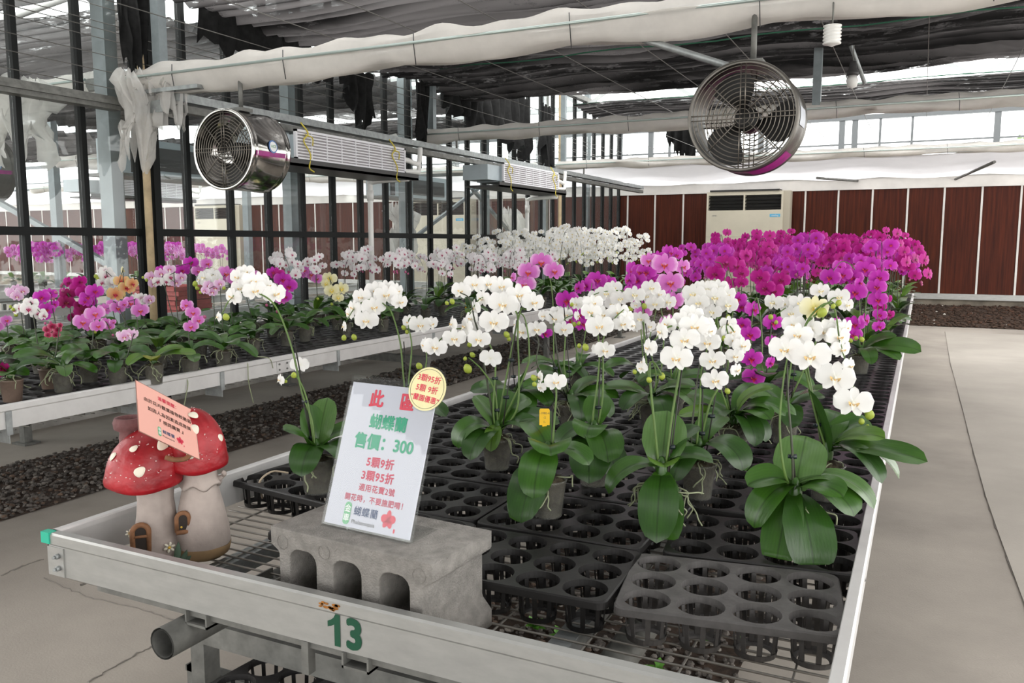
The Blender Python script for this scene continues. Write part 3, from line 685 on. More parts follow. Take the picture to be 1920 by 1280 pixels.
def crumple(c, w, d, h, label, seed, sx=1.0):
    r = random.Random(seed); ph = [r.uniform(0, 6.28) for _ in range(12)]
    def f(u, v):
        a = 2*PI*u
        prof = (.55, 1.0, .85, .60, .52, .68, .85, .62)
        k = v*7; i = min(int(k), 6); pr = prof[i]+(prof[i+1]-prof[i])*(k-i)
        rr = pr*(1+.22*math.sin(5*a+ph[0]+3*v)+.16*math.sin(9*a+ph[1]-7*v)+.10*math.sin(17*a+ph[2]+11*v))
        z = -h*v+.04*math.sin(6*a+ph[3])*(1+2*(v > .8))+.05*v*math.sin(3*a+ph[4])
        if v < .3: z += .03*math.sin(11*a+ph[5])
        return (w*rr*math.cos(a)+.05*math.sin(4*v+ph[6])+sx*v*.06, d*rr*math.sin(a), z)
    return solo('plastic_sheet', MB().grid(f, 64, 36), PLAS, label, 'plastic sheet', 'crumpled plastic sheets', c)
crumple((-4.92, 4.12, H+1.13), .10, .15, .50, 'crumpled cloudy plastic sheet bundled at the end of the long rolled screen', 5)
crumple((-4.72, 4.22, H+1.08), .12, .10, .16, 'small brownish bunch of plastic beside the crumpled sheet', 6)
crumple((-5.52, 3.68, H+1.06), .12, .26, .42, 'cloudy plastic sheet hanging on the far side of the glass', 7)
crumple((-5.50, 8.2, H+.42), .12, .25, .50, 'cloudy plastic sheet hanging behind the white drain pipe', 8)
crumple((-5.33, 10.85, H+.45), .07, .33, .60, 'cloudy plastic sheet hanging behind the second drain pipe', 9)
# ---------------------------------------------------------------- trees outside
TREE = mat('tree_foliage', (.16, .26, .08), .7, 0, .5, 9, trans=.3); BARK = mat('bark', (.15, .11, .08), .9)
def tree(x, y, h, r, label):
    t = thing('tree', label, 'tree', (x, y, 0), 0, 'trees outside the clerestory'); mb = MB()
    part('trunk', MB().tube([(0, 0, 0), (.05, 0, h*.5), (0, 0, h*.8)], [.12, .09, .05], 8), BARK, t)
    for k in range(900):
        a, b, q = rnd.uniform(0, 6.28), rnd.uniform(-1, 1), rnd.uniform(.3, 1)**.5*r
        c = math.sqrt(1-b*b); p = Vector((math.cos(a)*c*q, math.sin(a)*c*q, h+b*q*.7))
        s = rnd.uniform(.05, .12); u = Vector((rnd.uniform(-1, 1), rnd.uniform(-1, 1), rnd.uniform(-1, 1))).normalized(); w = u.orthogonal().normalized()
        mb.add([p-u*s, p+w*s*.5, p+u*s, p-w*s*.5], [(0, 1, 2, 3)])
    part('foliage', mb, TREE, t)
tree(3.2, 24, 3.25, 1.5, 'pale green tree outside the windows above the wood panels'); tree(-2.4, 26, 3.1, .8, 'small green tree outside the windows beside the round fan')
# ---------------------------------------------------------------- benches
ZR = H-.645; ZG = H-.752; ZT = H-.675     # rim top, wire grid, tray top
GREEN = mat('green_paint', (.0, .058, .026), .5); TAPE = mat('green_tape', (.02, .42, .28), .4); RUST = mat('rust', (.40, .15, .02), .9, 0, .5, 60)
WIREM = mat('grid_wire', (.29, .275, .25), .45, .5)
def rim(mb, a, b, out):
    """an aluminium edge profile from a to b (top edge); out: outward direction"""
    a = Vector(a); b = Vector(b); o = Vector(out)
    prof = [(0, -.098), (0, -.030), (.006, -.024), (.006, -.004), (.002, 0), (-.016, 0), (-.018, -.004), (-.018, -.016), (-.004, -.020), (-.004, -.098)]
    poly = [o*x+Vector((0, 0, z)) for x, z in prof]
    d = (b-a)
    if d.cross(o).z < 0: poly = poly[::-1]
    mb.prism(poly, a, b); return mb
def bench(x0, x1, y0, y1, label, group=None, step=.037, main=False, legs=True):
    xc = (x0+x1)/2
    t = thing('bench', label, 'bench', (xc, y0, 0), 0, group); w = (x1-x0)/2; L = y1-y0; z = ZR
    part('front_edge', rim(MB(), (-w, 0, z), (w, 0, z), (0, -1, 0)), ALU, t)
    part('back_edge', rim(MB(), (-w, L, z), (w, L, z), (0, 1, 0)), ALU, t)
    for sx in (-1, 1):
        part('side_edge', rim(MB(), (sx*w, 0, z), (sx*w, L, z), (sx, 0, 0)), ALU_W, t)
    mb = MB(); k = 0; y = .02
    while y < L:
        mb.tube([(-w+.005, y, ZG-.003), (w-.005, y, ZG-.003)], .0026, 4, cap=False); y += step*(1 if (y < 1.6 or not main) else 2)
    for k in range(9):
        xx = -w+.09+k*(2*w-.18)/8; mb.tube([(xx, .01, ZG-.0065), (xx, L-.01, ZG-.0065)], .0026, 4, cap=False)
    part('wire_grid', mb, WIREM, t)
    for xx in (-w+.30, -.02+.0, w-.30) if not main else (-.56, -.10, .32):
        part('support_rail', MB().b2((xx-.022, .09, ZG-.05), (xx+.022, L-.01, ZG-.010)), GALV, t)
    for k in range(int(L/1.9)+1):
        yy = .02+k*1.9
        part('cross_channel', MB().b2((-w+.15, yy-.014, ZR-.113), (w-.02, yy+.016, ZR-.099)), GALV_D, t)
    for sx in (-1, 1):
        part('roller_pipe', MB().tube([(sx*.42, -.05 if main else .1, ZG-.046), (sx*.42, L-.1, ZG-.046)], .033, 20, cap=False).tube([(sx*.42, -.05 if main else .1, ZG-.046), (sx*.42, L-.1, ZG-.046)], .029, 20, cap=False), GALV_D, t)
    for k in range(int(L/2.3)+1):
        yy = (.265 if main else .30)+k*2.3; lx = .645 if main else .69; zb1 = H-.918 if main else ZG-.118; zl = ZG-.08 if main else ZG-.118
        part('cross_beam', MB().b2((-lx-.03, yy-.026, zb1-.057), (lx+.03, yy+.024, zb1)), GALV_D, t)
        for sx in (-1, 1):
            part('leg', MB().b2((sx*lx-.022, yy-.025, 0), (sx*lx+.022, yy+.025, zl)).b2((sx*lx-.06, yy-.05, 0), (sx*lx+.06, yy+.05, .012)), GALV_D, t)
            if not main: part('leg_brace', MB().tube([(sx*.69, yy, ZG-.35), (sx*.45, yy, ZG-.16)], .012, 4), GALV_D, t)
    return t
bm = bench(-1.735, -.075, 1.16, 11.75, 'long aluminium bench with a green 13 painted on its front edge', main=True)
bx = -.905
nm = MB(); _t = text_mesh('3', .078, GREEN, 0, .0034)
nm.add([(v.co.x+.0215, v.co.y, v.co.z) for v in _t.vertices], [tuple(p.vertices) for p in _t.polygons])
hh = max(v.co.y for v in _t.vertices)-min(v.co.y for v in _t.vertices); y0_ = min(v.co.y for v in _t.vertices)
nm.add([(-.041+x*.060, y0_+hh*y, 0) for x, y in ((.30, 0), (.52, 0), (.52, 1), (.35, 1), (.28, .88), (.18, .80), (.05, .74), (.05, .56), (.18, .60), (.30, .67))], [tuple(range(10))])
new('number', nm.mesh('number', GREEN), bm, frame_mat((-.909-bx, -.0012, H-.7085), (1, 0, 0), (0, 0, 1)), 'green number 13')
part('tape', MB().b2((-.839, -.009, ZR-.024), (-.812, .010, ZR+.0015)), TAPE, bm, 'strip of green tape')
stn = MB()
for k in range(14):
    a = rnd.uniform(-.022, .022); b = rnd.uniform(-.014, .002); s = rnd.uniform(.002, .006)
    stn.add([(-.004+a+s*math.cos(q)*1.5-.03, -.0067+.0002*0, ZR-.010+b*.8+s*math.sin(q)*.6) for q in [i*PI/4 for i in range(8)]], [tuple(range(8))])
part('rust_stain', stn, RUST, bm, 'orange rust stain')
part('end_plate', MB().b2((-.828, -.003, ZR-.098), (-.775, .0, ZR-.032)), ALU, bm)
for zz in (-.05, -.078):
    part('bolt', MB().tube([(-.79, -.003, ZR+zz), (-.79, -.012, ZR+zz)], .006, 6).tube([(-.79, -.012, ZR+zz), (-.79, -.018, ZR+zz)], .0035, 8), GALV, bm)
for x0 in (-.095, .42):
    part('hook', MB().b2((x0-.012, .0, ZR-.165), (x0+.004, .02, ZR-.099)), GALV_D, bm)
for x0 in (-.375, .02):
    part('rail_end', MB().b2((x0-.03, -.004, ZR-.128), (x0+.03, .25, ZR-.123)).b2((x0-.03, -.004, ZR-.128), (x0-.026, .25, ZR-.099)).b2((x0+.026, -.004, ZR-.128), (x0+.03, .25, ZR-.099)), GALV_D, bm)
LX0, LX1 = -4.90, -3.26
bl = bench(LX0, LX1, .5, 11.75, 'aluminium bench of mixed orchids standing along the glass wall', step=.06)
for yy in (2.05, 2.67, 3.19, 4.16, 5.3, 6.5, 7.7):
    part('edge_clip', MB().b2((.82, yy-.5-.012, ZR-.125), (.828, yy-.5+.012, ZR-.028)).b2((.70, yy-.5-.002, ZR-.16), (.822, yy-.5+.002, ZR-.10)), GALV, bl)
part('joint_plate', MB().b2((.82, 3.655-.5-.05, ZR-.092), (.8235, 3.655-.5+.05, ZR-.030)), ALU_W, bl)
for a in (-.032, .032):
    for b in (-.045, -.077):
        part('bolt', MB().tube([(.823, 3.155+a, ZR+b), (.829, 3.155+a, ZR+b)], .0055, 8), GALV_D, bl)
bench(-12.6, -10.95, 3.0, 11.7, 'bench of pink orchids in the next bay seen through the glass', step=.1)
bench(-7.85, -6.2, 3.2, 11.7, 'empty bench beyond the glass, where the red trays are stacked', step=.1)
# ---------------------------------------------------------------- pot trays
def tray_meshes(m):
    px, py = .1005, .0920; hx, hy = 2*px+.004, 1.5*py+.004; R = .0452; RC_ = .022; n = 32
    pl = MB()
    def clampc(x, y):
        x = max(-hx, min(hx, x)); y = max(-hy, min(hy, y))
        cx_, cy_ = hx-RC_, hy-RC_
        if abs(x) > cx_ and abs(y) > cy_:
            dx, dy = abs(x)-cx_, abs(y)-cy_; q = math.hypot(dx, dy)
            if q > RC_: x = math.copysign(cx_+dx/q*RC_, x); y = math.copysign(cy_+dy/q*RC_, y)
        return x, y
    for i in range(4):
        for j in range(3):
            cx_, cy_ = (i-1.5)*px, (j-1)*py
            x0 = -hx if i == 0 else cx_-px/2; x1 = hx if i == 3 else cx_+px/2
            y0 = -hy if j == 0 else cy_-py/2; y1 = hy if j == 2 else cy_+py/2
            Ry = min(R, py/2-.0022); Rx = R
            inn, out = [], []
            for k in range(n):
                a = 2*PI*k/n; c, s = math.cos(a), math.sin(a)
                inn.append((cx_+Rx*c, cy_+Ry*s))
                q = 1/max(abs(c), abs(s)); out.append(clampc(cx_+((x1-cx_) if c > 0 else (cx_-x0))*c*q, cy_+((y1-cy_) if s > 0 else (cy_-y0))*s*q))
            vs = [(x, y, 0) for x, y in inn]+[(x, y, 0) for x, y in out]+[(cx_+(x-cx_)*.97, cy_+(y-cy_)*.97, -.014) for x, y in inn]
            fs = []
            for k in range(n):
                k2 = (k+1) % n
                fs.append((k, n+k, n+k2, k2)); fs.append((2*n+k, k, k2, 2*n+k2))
            pl.add(vs, fs)
    # skirt
    out = []
    for k in range(48):
        a = 2*PI*(k+.5)/48; c, s = math.cos(a), math.sin(a)
        q = min(hx/max(1e-6, abs(c)), hy/max(1e-6, abs(s))); out.append(clampc(c*q, s*q))
    cor = []
    for sx, sy, a0 in ((1, 1, 0), (-1, 1, PI/2), (-1, -1, PI), (1, -1, 1.5*PI)):
        for k in range(7):
            a = a0+PI/2*k/6; cor.append((sx*(hx-RC_)+RC_*math.cos(a), sy*(hy-RC_)+RC_*math.sin(a)))
    k = len(cor)
    prof = [(0, 0), (.003, -.003), (.004, -.016), (.0, -.017)]
    vs = []
    for o, z in prof:
        for x, y in cor:
            q = math.hypot(x, y); vs.append((x*(1+o/max(abs(x), .05)*.9), y*(1+o/max(abs(y), .05)*.9), z))
    fs = [(i*k+j, (i+1)*k+j, (i+1)*k+(j+1) % k, i*k+(j+1) % k) for i in range(len(prof)-1) for j in range(k)]
    pl.add(vs, fs)
    cup = MB(); R2 = .0385; ns = 8
    for q in range(ns):
        a = 2*PI*q/ns+.2; w = .0048; c, s = math.cos(a), math.sin(a)
        for (r, z), (r_, z_) in ((((.0425), -.012), ((.0372), -.073)),):
            p = [(r*c-s*w, .93*(r*s+c*w), z), (r*c+s*w, .93*(r*s-c*w), z), (r_*c+s*w, .93*(r_*s-c*w), z_), (r_*c-s*w, .93*(r_*s+c*w), z_)]
            p2 = [((r-.002)*c-s*w, .93*((r-.002)*s+c*w), z), ((r-.002)*c+s*w, .93*((r-.002)*s-c*w), z), ((r_-.002)*c+s*w, .93*((r_-.002)*s-c*w), z_), ((r_-.002)*c-s*w, .93*((r_-.002)*s+c*w), z_)]
            cup.add(p+p2, [(0, 1, 2, 3), (7, 6, 5, 4), (0, 4, 5, 1), (1, 5, 6, 2), (2, 6, 7, 3), (3, 7, 4, 0)])
    pr = [(.0395, -.066), (.0375, -.077), (.028, -.077), (.030, -.073), (.037, -.072), (.0385, -.066)]
    o = len(cup.v); cup.lathe(pr, 24, smooth=False); cup.v[o:] = [(x, .93*y, z) for x, y, z in cup.v[o:]]
    return pl.mesh('tray', m), cup.mesh('cup', m), [((i-1.5)*px, (j-1)*py) for i in range(4) for j in range(3)]
TB, CB, CELLS = tray_meshes(DARKP); TG, CG, _ = tray_meshes(GREYP)
def tray(x, y, rz, label, group='black pot trays on bench 13', grey=False, cups=True, z=None, name='pot_tray'):
    t = thing(name, label, 'pot tray', (x, y, ZT if z is None else z), rz, group)
    new('plate', TG if grey else TB, t)
    if cups:
        for cx_, cy_ in CELLS: new('cup', CG if grey else CB, t, Matrix.Translation((cx_, cy_, 0)))
    return t
cg = on_z(1372, 1108, -.675)
tray(-.303, 1.588, math.radians(9), 'weathered grey pot tray lying alone at the front corner of bench 13', None, True)
tray(-.292, 1.893, math.radians(7), 'black pot tray right behind the weathered grey one, a large-leaved white orchid on it')
tray(-.715, 1.556, math.radians(2), 'black pot tray between the grey tray and the concrete block')
tray(-.737, 1.860, 0, 'black pot tray holding the orchid with the long single hanging leaf')
tray(-1.160, 1.866, 0, 'black pot tray behind the concrete block, catching pale reflections')
tray(-1.525, 1.838, math.radians(-8), 'black pot tray by the bench edge behind the price sign, dry root over one corner')
tray(-1.140, 1.572, math.radians(-2), 'black pot tray mostly hidden by the concrete block, one corner showing by the mushroom')
rt = random.Random(5)
yy = [2.17, 2.172, 2.165, 2.215]; cols = (-1.535, -1.125, -.71, -.297)
ntr = 0
for c in range(4):
    y = yy[c]; k = 0
    while y < 11.58:
        lab = 'black pot tray among the rows covering bench 13' if y > 2.5 else ('black pot tray second in the row behind the price sign', 'black pot tray under the white orchid beside the price sign', 'black pot tray under the broad-leaved orchid without flowers', 'black pot tray under the big-leaved orchid by the aisle edge')[c]
        tray(cols[c]+rt.uniform(-.004, .004), y, math.radians(rt.uniform(-1.3, 1.3)), lab, cups=y < 4.6)
        y += .291+rt.uniform(0, .008); k += 1
for c in range(4):
    y = .9+rt.uniform(0, .1)
    while y < 11.5:
        tray(-4.725+c*.411+rt.uniform(-.004, .004), y, math.radians(rt.uniform(-1.3, 1.3)), 'black pot tray among the rows covering the mixed orchid bench', 'black pot trays on the mixed orchid bench', cups=False)
        y += .292+rt.uniform(0, .01)
# trays on the lower shelf
for x, y, rz, lb in ((-1.205, 1.318, -.08, 'black pot tray on the lower shelf below the number 13'),):
    tray(x, y, rz, lb, None, z=H-1.0)
t = thing('shelf_frame', 'galvanised frame holding the tray below the front of bench 13', 'shelf frame', (-1.15, 1.33, 0))
part('shelf_bars', MB().b2((-.5, -.15, H-1.095), (.6, -.12, H-1.08)).b2((-.5, .12, H-1.095), (.6, .15, H-1.08)), GALV_D, t)
for a in (-.48, .58):
    part('leg', MB().b2((a-.015, -.15, 0), (a+.015, -.12, H-1.08)).b2((a-.015, .12, 0), (a+.015, .15, H-1.08)), GALV_D, t)
# red trays stacked beyond the glass
REDP = mat('red_plastic', (.42, .05, .045), .5, 0, .2, 8)
TR = None
for k in range(7):
    mb = MB(); w, d, h = .30+.003*(k % 2), .22, .045
    mb.b2((-w, -d, 0), (w, d, .006)).b2((-w, -d, 0), (w, -d+.008, h)).b2((-w, d-.008, 0), (w, d, h)).b2((-w, -d, 0), (-w+.008, d, h)).b2((w-.008, -d, 0), (w, d, h)).b2((-w-.012, -d-.012, h-.008), (w+.012, -d+.008, h)).b2((-w-.012, -d, h-.008), (-w+.008, d, h)).b2((w-.008, -d, h-.008), (w+.012, d, h))
    solo('plastic_tray', mb, REDP, 'red plastic tray in the stack on the empty bench beyond the glass', 'tray', 'stacked red trays', (-6.75, 6.0, ZG+.0006+k*.0462), .05*((k*7) % 3-1))
# ---------------------------------------------------------------- concrete block
ang = -math.atan2(.028, .393)
bo = Vector(((-1.123-.742)/2, (1.232+1.41)/2-.012, ZG))
blk = thing('concrete_block', 'grey three-hole concrete block carrying the price sign', 'concrete block', bo, ang)
def hole(cx_, z0, z1, w, n=5):
    r = .026; pts = []
    for (sx, sz, a0) in ((1, 1, 0), (-1, 1, PI/2), (-1, -1, PI), (1, -1, 1.5*PI)):
        for k in range(n+1):
            a = a0+PI/2*k/n
            pts.append((cx_+sx*(w/2-r)+r*math.cos(a), (z1-r if sz > 0 else z0+r)+r*math.sin(a)))
    return pts
def block_mesh():
    W, T, hgt = .195, .1, .190
    outer = [(-W, .0), (W, .0), (W, .030), (W-.006, .037), (W-.020, .052), (W-.022, .058), (W-.022, .140), (W-.018, .147), (W-.002, .156), (W, .160), (W, hgt), (-W, hgt), (-W, .160), (-W+.002, .156), (-W+.018, .147), (-W+.022, .140), (-W+.022, .058), (-W+.020, .052), (-W+.006, .037), (-W, .030)]
    holes = [hole(c, .030, .158, .073) for c in (-.112, 0, .112)]
    cu = D.curves.new('profile', 'CURVE'); cu.dimensions = '2D'; cu.fill_mode = 'BOTH'; cu.extrude = T-.002; cu.bevel_depth = .002; cu.bevel_resolution = 1
    for pts in [outer]+holes:
        s = cu.splines.new('POLY'); s.points.add(len(pts)-1); s.use_cyclic_u = True
        for p, (x, y) in zip(s.points, pts): p.co = (x, y, 0, 1)
    o = D.objects.new('profile', cu); C.objects.link(o); dg = bpy.context.evaluated_depsgraph_get(); dg.update()
    me = D.meshes.new_from_object(o.evaluated_get(dg)); D.objects.remove(o); D.curves.remove(cu)
    me.materials.clear(); me.materials.append(CONC); return me
new('body', block_mesh(), blk, Matrix.Rotation(PI/2, 4, 'X'))
for cx_ in (-.165, -.056, .056*3-.0):
    part('mould_ring', MB().tube([(cx_+.014*math.cos(k*PI/10), -.1005, .165+.014*math.sin(k*PI/10)) for k in range(21)], .0009, 4, cap=False), CONC, blk)
# ---------------------------------------------------------------- price sign
ACR = glass_mat('acrylic', .022, (.97, .98, .975), .01); PAPER = mat('sign_paper', (.55, .55, .635), .5, spec=.3)
REDI = mat('red_ink', (.62, .03, .07), .5); GRNI = mat('green_ink', (.02, .30, .17), .5); REDI2 = mat('dark_red_ink', (.50, .03, .08), .5); BLUI = mat('blue_ink', (.06, .09, .18), .5); GRNP = mat('green_seal', (.12, .42, .20), .5)
b1 = pix(607, 985, depth(on_z(607, 985, -.562))); b2_ = on_z(773, 1022, -.562)
dx = (b2_-b1).normalized(); lean = math.radians(20)
nb = Vector((-dx.y, dx.x, 0))         # away from the viewer
up = nb*math.sin(lean)+Vector((0, 0, math.cos(lean)))
W, HH = .212, .300
fm = frame_mat(b1+dx*W/2+Vector((0, 0, .004)), dx, up)
sg = D.objects.new('sign_stand', None); C.objects.link(sg); sg.matrix_world = fm; sg['label'] = 'clear acrylic sign stand with a price sheet standing on the concrete block'; sg['category'] = 'sign'
part('front_sheet', MB().b2((-W/2-.004, 0, .0015), (W/2+.004, HH, .0035)), ACR, sg)
part('back_sheet', MB().b2((-W/2-.004, 0, -.0050), (W/2+.004, HH+.006, -.0030)), ACR, sg)
fi = fm.inverted().to_3x3()
fz = fi @ Vector((0, 0, 1)); fb = fi @ nb
p0 = Vector((0, 0, -.004)); foot = MB(); A = Vector((W/2+.004, 0, 0))
q = [(-A)+p0-fb*.012, A+p0-fb*.012, A+p0+fb*.085, (-A)+p0+fb*.085]
foot.prism(q, fz*-.003, fz*0); part('foot', foot, ACR, sg)
pp = part('price_sheet', MB().b2((-W/2+.001, .004, -.0026), (W/2-.001, HH-.010, .0008)), PAPER, sg, 'white price sheet')
def put(s, size, m, x, y, off=0.0, spacing=1.0, name='lettering', parent=None, rot=0.0, sx=1.0, z=.0013, par=None):
    me = text_mesh(s, size, m, 0, off*(.75 if size > .02 else .4), spacing=spacing)
    return new(name, me, par or pp, Matrix.Translation((x, y, z)) @ Matrix.Rotation(rot, 4, 'Z') @ Matrix.Diagonal((sx, 1, 1, 1)))
put('此', .036, REDI, -.036, .258, .0018); put('區', .036, REDI, .040, .258, .0018)
put('蝴蝶蘭', .031, GRNI, .004, .213, .0014, 1.02); put('售價：300', .033, GRNI, .002, .172, .0016, .98)
put('5顆9折', .0215, REDI2, .004, .134, .0009, 1.12); put('3顆95折', .0215, REDI2, .004, .107, .0009, 1.12)
put('適用花寶2號', .0155, REDI2, .008, .083, .0006, 1.1); put('開花時，不要施肥唷！', .0145, REDI2, .010, .061, .0005, 1.12)
def logo(par, x, y, s, z):
    g = MB(); g.add([(x-.055*s+.0085*s*math.cos(a)*(1), y+(.0135*s if math.sin(a) > 0 else -.0135*s)+.0085*s*math.sin(a), z) for a in [k*PI/10 for k in range(20)]], [tuple(range(20))])
    part('seal', g, GRNP, par, 'green seal')
    put('金', .0155*s, WHT, x-.055*s, y+.0085*s, .0004*s, z=z+.0003, par=par); put('車', .0155*s, WHT, x-.055*s, y-.0095*s, .0004*s, z=z+.0003, par=par)
    put('蝴蝶蘭', .019*s, BLUI, x-.010*s, y+.006*s, .0006*s, 1.15, z=z, par=par); put('Phalaenopsis', .0115*s, DKTXT, x-.012*s, y-.014*s, 0, z=z, par=par)
    f = MB()
    for a, L, w in ((PI/2, .019, .010), (PI*.93, .018, .015), (PI*.07, .018, .015), (PI*1.32, .017, .010), (PI*1.68, .017, .010)):
        c, sn = math.cos(a), math.sin(a)
        f.add([(x+.046*s+s*(c*(L*.5+L*.5*math.cos(b))-sn*w*.55*math.sin(b)), y+.002*s+s*(sn*(L*.5+L*.5*math.cos(b))+c*w*.55*math.sin(b)), z) for b in [k*PI/7 for k in range(14)]], [tuple(range(14))])
    part('flower_mark', f, REDI, par, 'red flower mark')
    g = MB(); g.add([(x+.064*s+.0022*s*math.cos(a), y-.016*s+.0045*s*math.sin(a), z) for a in [k*PI/6 for k in range(12)]], [tuple(range(12))]); part('seal_mark', g, REDI, par)
logo(pp, .003, .030, 1.0, .0014)
# round yellow badge on its top corner
YEL = mat('yellow_card', (.72, .66, .36), .35, 0, .06, 30); 
pc = pix(801, 729, depth(fm @ Vector((W/2+.006, HH-.026, .012))))
bf = frame_mat(pc, dx, up); bf = bf @ Matrix.Rotation(-.06, 4, 'Z')
bd = D.objects.new('round_badge', None); C.objects.link(bd); bd.matrix_world = bf; bd['label'] = 'round yellow discount badge on the top corner of the acrylic stand'; bd['category'] = 'badge'
dk = MB().lathe([(.0, -.0008), (.0425, -.0008), (.0425, .0008), (0, .0008)], 48, smooth=False); part('card', dk, YEL, bd)
dk = MB().lathe([(.0, -.0012), (.0455, -.0012), (.0455, -.0009), (0, -.0009)], 48, smooth=False); part('laminate', dk, ACR, bd)
part('outline', MB().tube([(.0385*math.cos(k*PI/24), .0385*math.sin(k*PI/24), .0009) for k in range(49)], .0004, 4, cap=False), DKTXT, bd)
for s, y, sz in (('3顆95折', .019, .0155), ('5顆 9折', -.001, .0155), ('“蘭園優惠”', -.020, .0135)):
    put(s, sz, REDI, 0, y, .0006, 1.05, par=bd, z=.0011, rot=-.05)
# ---------------------------------------------------------------- mushroom house ornament
CAPM = mat('mushroom_red', (.31, .007, .013), .40, 0, .5, 9, .3, 30, spec=.45); STEM = mat('mushroom_stem', (.42, .355, .32), .8, 0, .3, 7, .25, 40); SPOT = mat('cream_spot', (.74, .70, .58), .6)
STEMB = mat('tan_stem_base', (.38, .25, .13), .8, 0, .3, 9); FRAMEB = mat('brown_door_frame', (.22, .10, .045), .75, 0, .3, 40, .3, 90); CHIM = mat('purple_brown_chimney', (.17, .075, .075), .85, 0, .3, 20, .3, 70); INN = mat('painted_inside_shade', (.03, .022, .018), .9)
LEAFP = mat('painted_leaf', (.10, .16, .11), .7); FLK = mat('white_fleck', (.75, .62, .60), .7)
mo = Vector((-1.560, 1.385, ZG)); MS = 1.0
mh = thing('mushroom_ornament', 'garden ornament of two red mushroom houses at the corner of bench 13', 'ornament', mo)
vd = Vector((mo.x, mo.y, 0)).normalized(); rt_ = Vector((vd.y, -vd.x, 0)); to = -vd      # image right / toward the viewer
def loc(r, t, z): return rt_*r+to*t+Vector((0, 0, z))
s1, s2 = loc(-.058, .0, 0), loc(.042, .012, 0)
def stemfn(lob, amp):
    return lambda r, z, a: (r*(1+amp*math.sin(lob*a)+.02*math.sin(2*a+z*30)), z)
part('stem', MB().lathe([(.0, .0), (.050, .0), (.056, .02), (.053, .06), (.045, .11), (.040, .15), (.043, .20), (.0, .2)], 40, s1, 0, True, stemfn(9, .02)), STEM, mh, 'stem of the squat mushroom')
m = MB(); m.lathe([(.0, .0), (.044, .0), (.060, .012), (.0645, .030), (.0645, .034)], 40, s2, 1, True, stemfn(8, .015))
m.lathe([(.0645, .034), (.062, .07), (.052, .12), (.041, .170), (.039, .182), (.047, .176), (.049, .182), (.040, .196), (.037, .23), (.036, .25)], 40, s2, 0, True, lambda r, z, a: (r*(1+.015*math.sin(8*a)+(.06*math.sin(7*a) if .172 < z < .186 else 0)), z+(.006*math.sin(5*a+1) if .172 < z < .186 else 0)))
part('stem', m, [STEM, STEMB], mh, 'stem of the tall mushroom')
part('cuff_curl', MB().tube(smooth_path([s2+loc(.040, .0, .185), s2+loc(.052, .0, .192), s2+loc(.056, .01, .200), s2+loc(.050, .01, .206)]), [.007, .008, .007, .006, .006, .005, .005, .005, .005, .005, .005, .005, .005, .005, .005, .005][:16], 8), STEM, mh)
def cap(c, R, zb, zt, name, skew, lab, pw=1.0):
    prof = [(.0, .012), (R*.45, .002), (R*.85, -.006), (R*.98, -.002), (R*1.0, .008), (R*.97, .025)]
    n = 10
    for k in range(1, n+1):
        a = PI/2*k/n; prof.append((R*.97*math.cos(a)**pw, .025+(zt-zb-.025)*math.sin(a)))
    def fn(r, z, a):
        g = 1-.035*max(0, math.cos(3*a+.6))**12*(r > R*.3)
        return (r*g*(1+.03*math.sin(2*a+1)+.02*math.sin(5*a)), z+.006*math.sin(2*a)*(r/R))
    mb = MB().lathe(prof, 56, (0, 0, 0), 0, True, fn)
    out = []
    for x, y, z in mb.v:
        k = max(0, z)/(zt-zb); out.append((c.x+x+skew.x*k*k, c.y+y+skew.y*k*k, zb+z))
    mb.v = out; part(name, mb, CAPM, mh, lab); return mb
c1, c2 = loc(-.080, -.005, 0), loc(.036, .004, 0)
capA = cap(c1, .087, .192, .330, 'cap', loc(.040, 0, 0), 'red cap of the squat mushroom')
capB = cap(c2, .073, .224, .362, 'cap', loc(-.018, 0, 0), 'red cap of the tall mushroom', .75)
def surf(c, R, zb, zt, skew, ang_, k, pw=1.0):
    """a point on a cap; ang_: 0 toward the viewer, + to image right; k: 0 rim .. 1 top"""
    a = PI/2*k; r = R*.97*math.cos(a)**pw; h = .025+(zt-zb-.025)*math.sin(a); kk = h/(zt-zb)
    d = to*math.cos(ang_)+rt_*math.sin(ang_)
    return Vector((c.x+d.x*r+skew.x*kk*kk, c.y+d.y*r+skew.y*kk*kk, zb+h))
def spot(args, size, nm='spot'):
    p = surf(*args); e = .03
    a2 = list(args); a2[5] += e; b2 = list(args); b2[6] += e
    u = (surf(*a2)-p).normalized(); v = (surf(*b2)-p).normalized(); n = u.cross(v).normalized()
    if n.dot(p-mo*0-Vector((args[0].x, args[0].y, args[2]))) < 0: n = -n
    mb = MB(); ph = rnd.uniform(0, 6)
    mb.grid(lambda a, b: p+n*(.004*math.sqrt(max(0, 1-a*a))+.0008)+(u*math.cos(2*PI*b)+v*math.sin(2*PI*b))*size*a*(1+.08*math.sin(3*2*PI*b+ph)), 5, 18)
    part(nm, mb, SPOT, mh)
kA = (c1, .087, .192, .330, loc(.040, 0, 0)); kB = (c2, .073, .224, .362, loc(-.018, 0, 0))
for a, k, s in ((-1.25, .28, .011), (-.55, .42, .009), (-.12, .12, .012), (.42, .47, .0165), (1.0, .42, .010)):
    spot((*kA, a, k, 1.0), s)
for a, k, s in ((.35, .72, .011), (.10, .45, .012), (1.05, .25, .0115), (-.15, .10, .0105), (-.9, .5, .01)):
    spot((*kB, a, k, .75), s)
fk = MB()
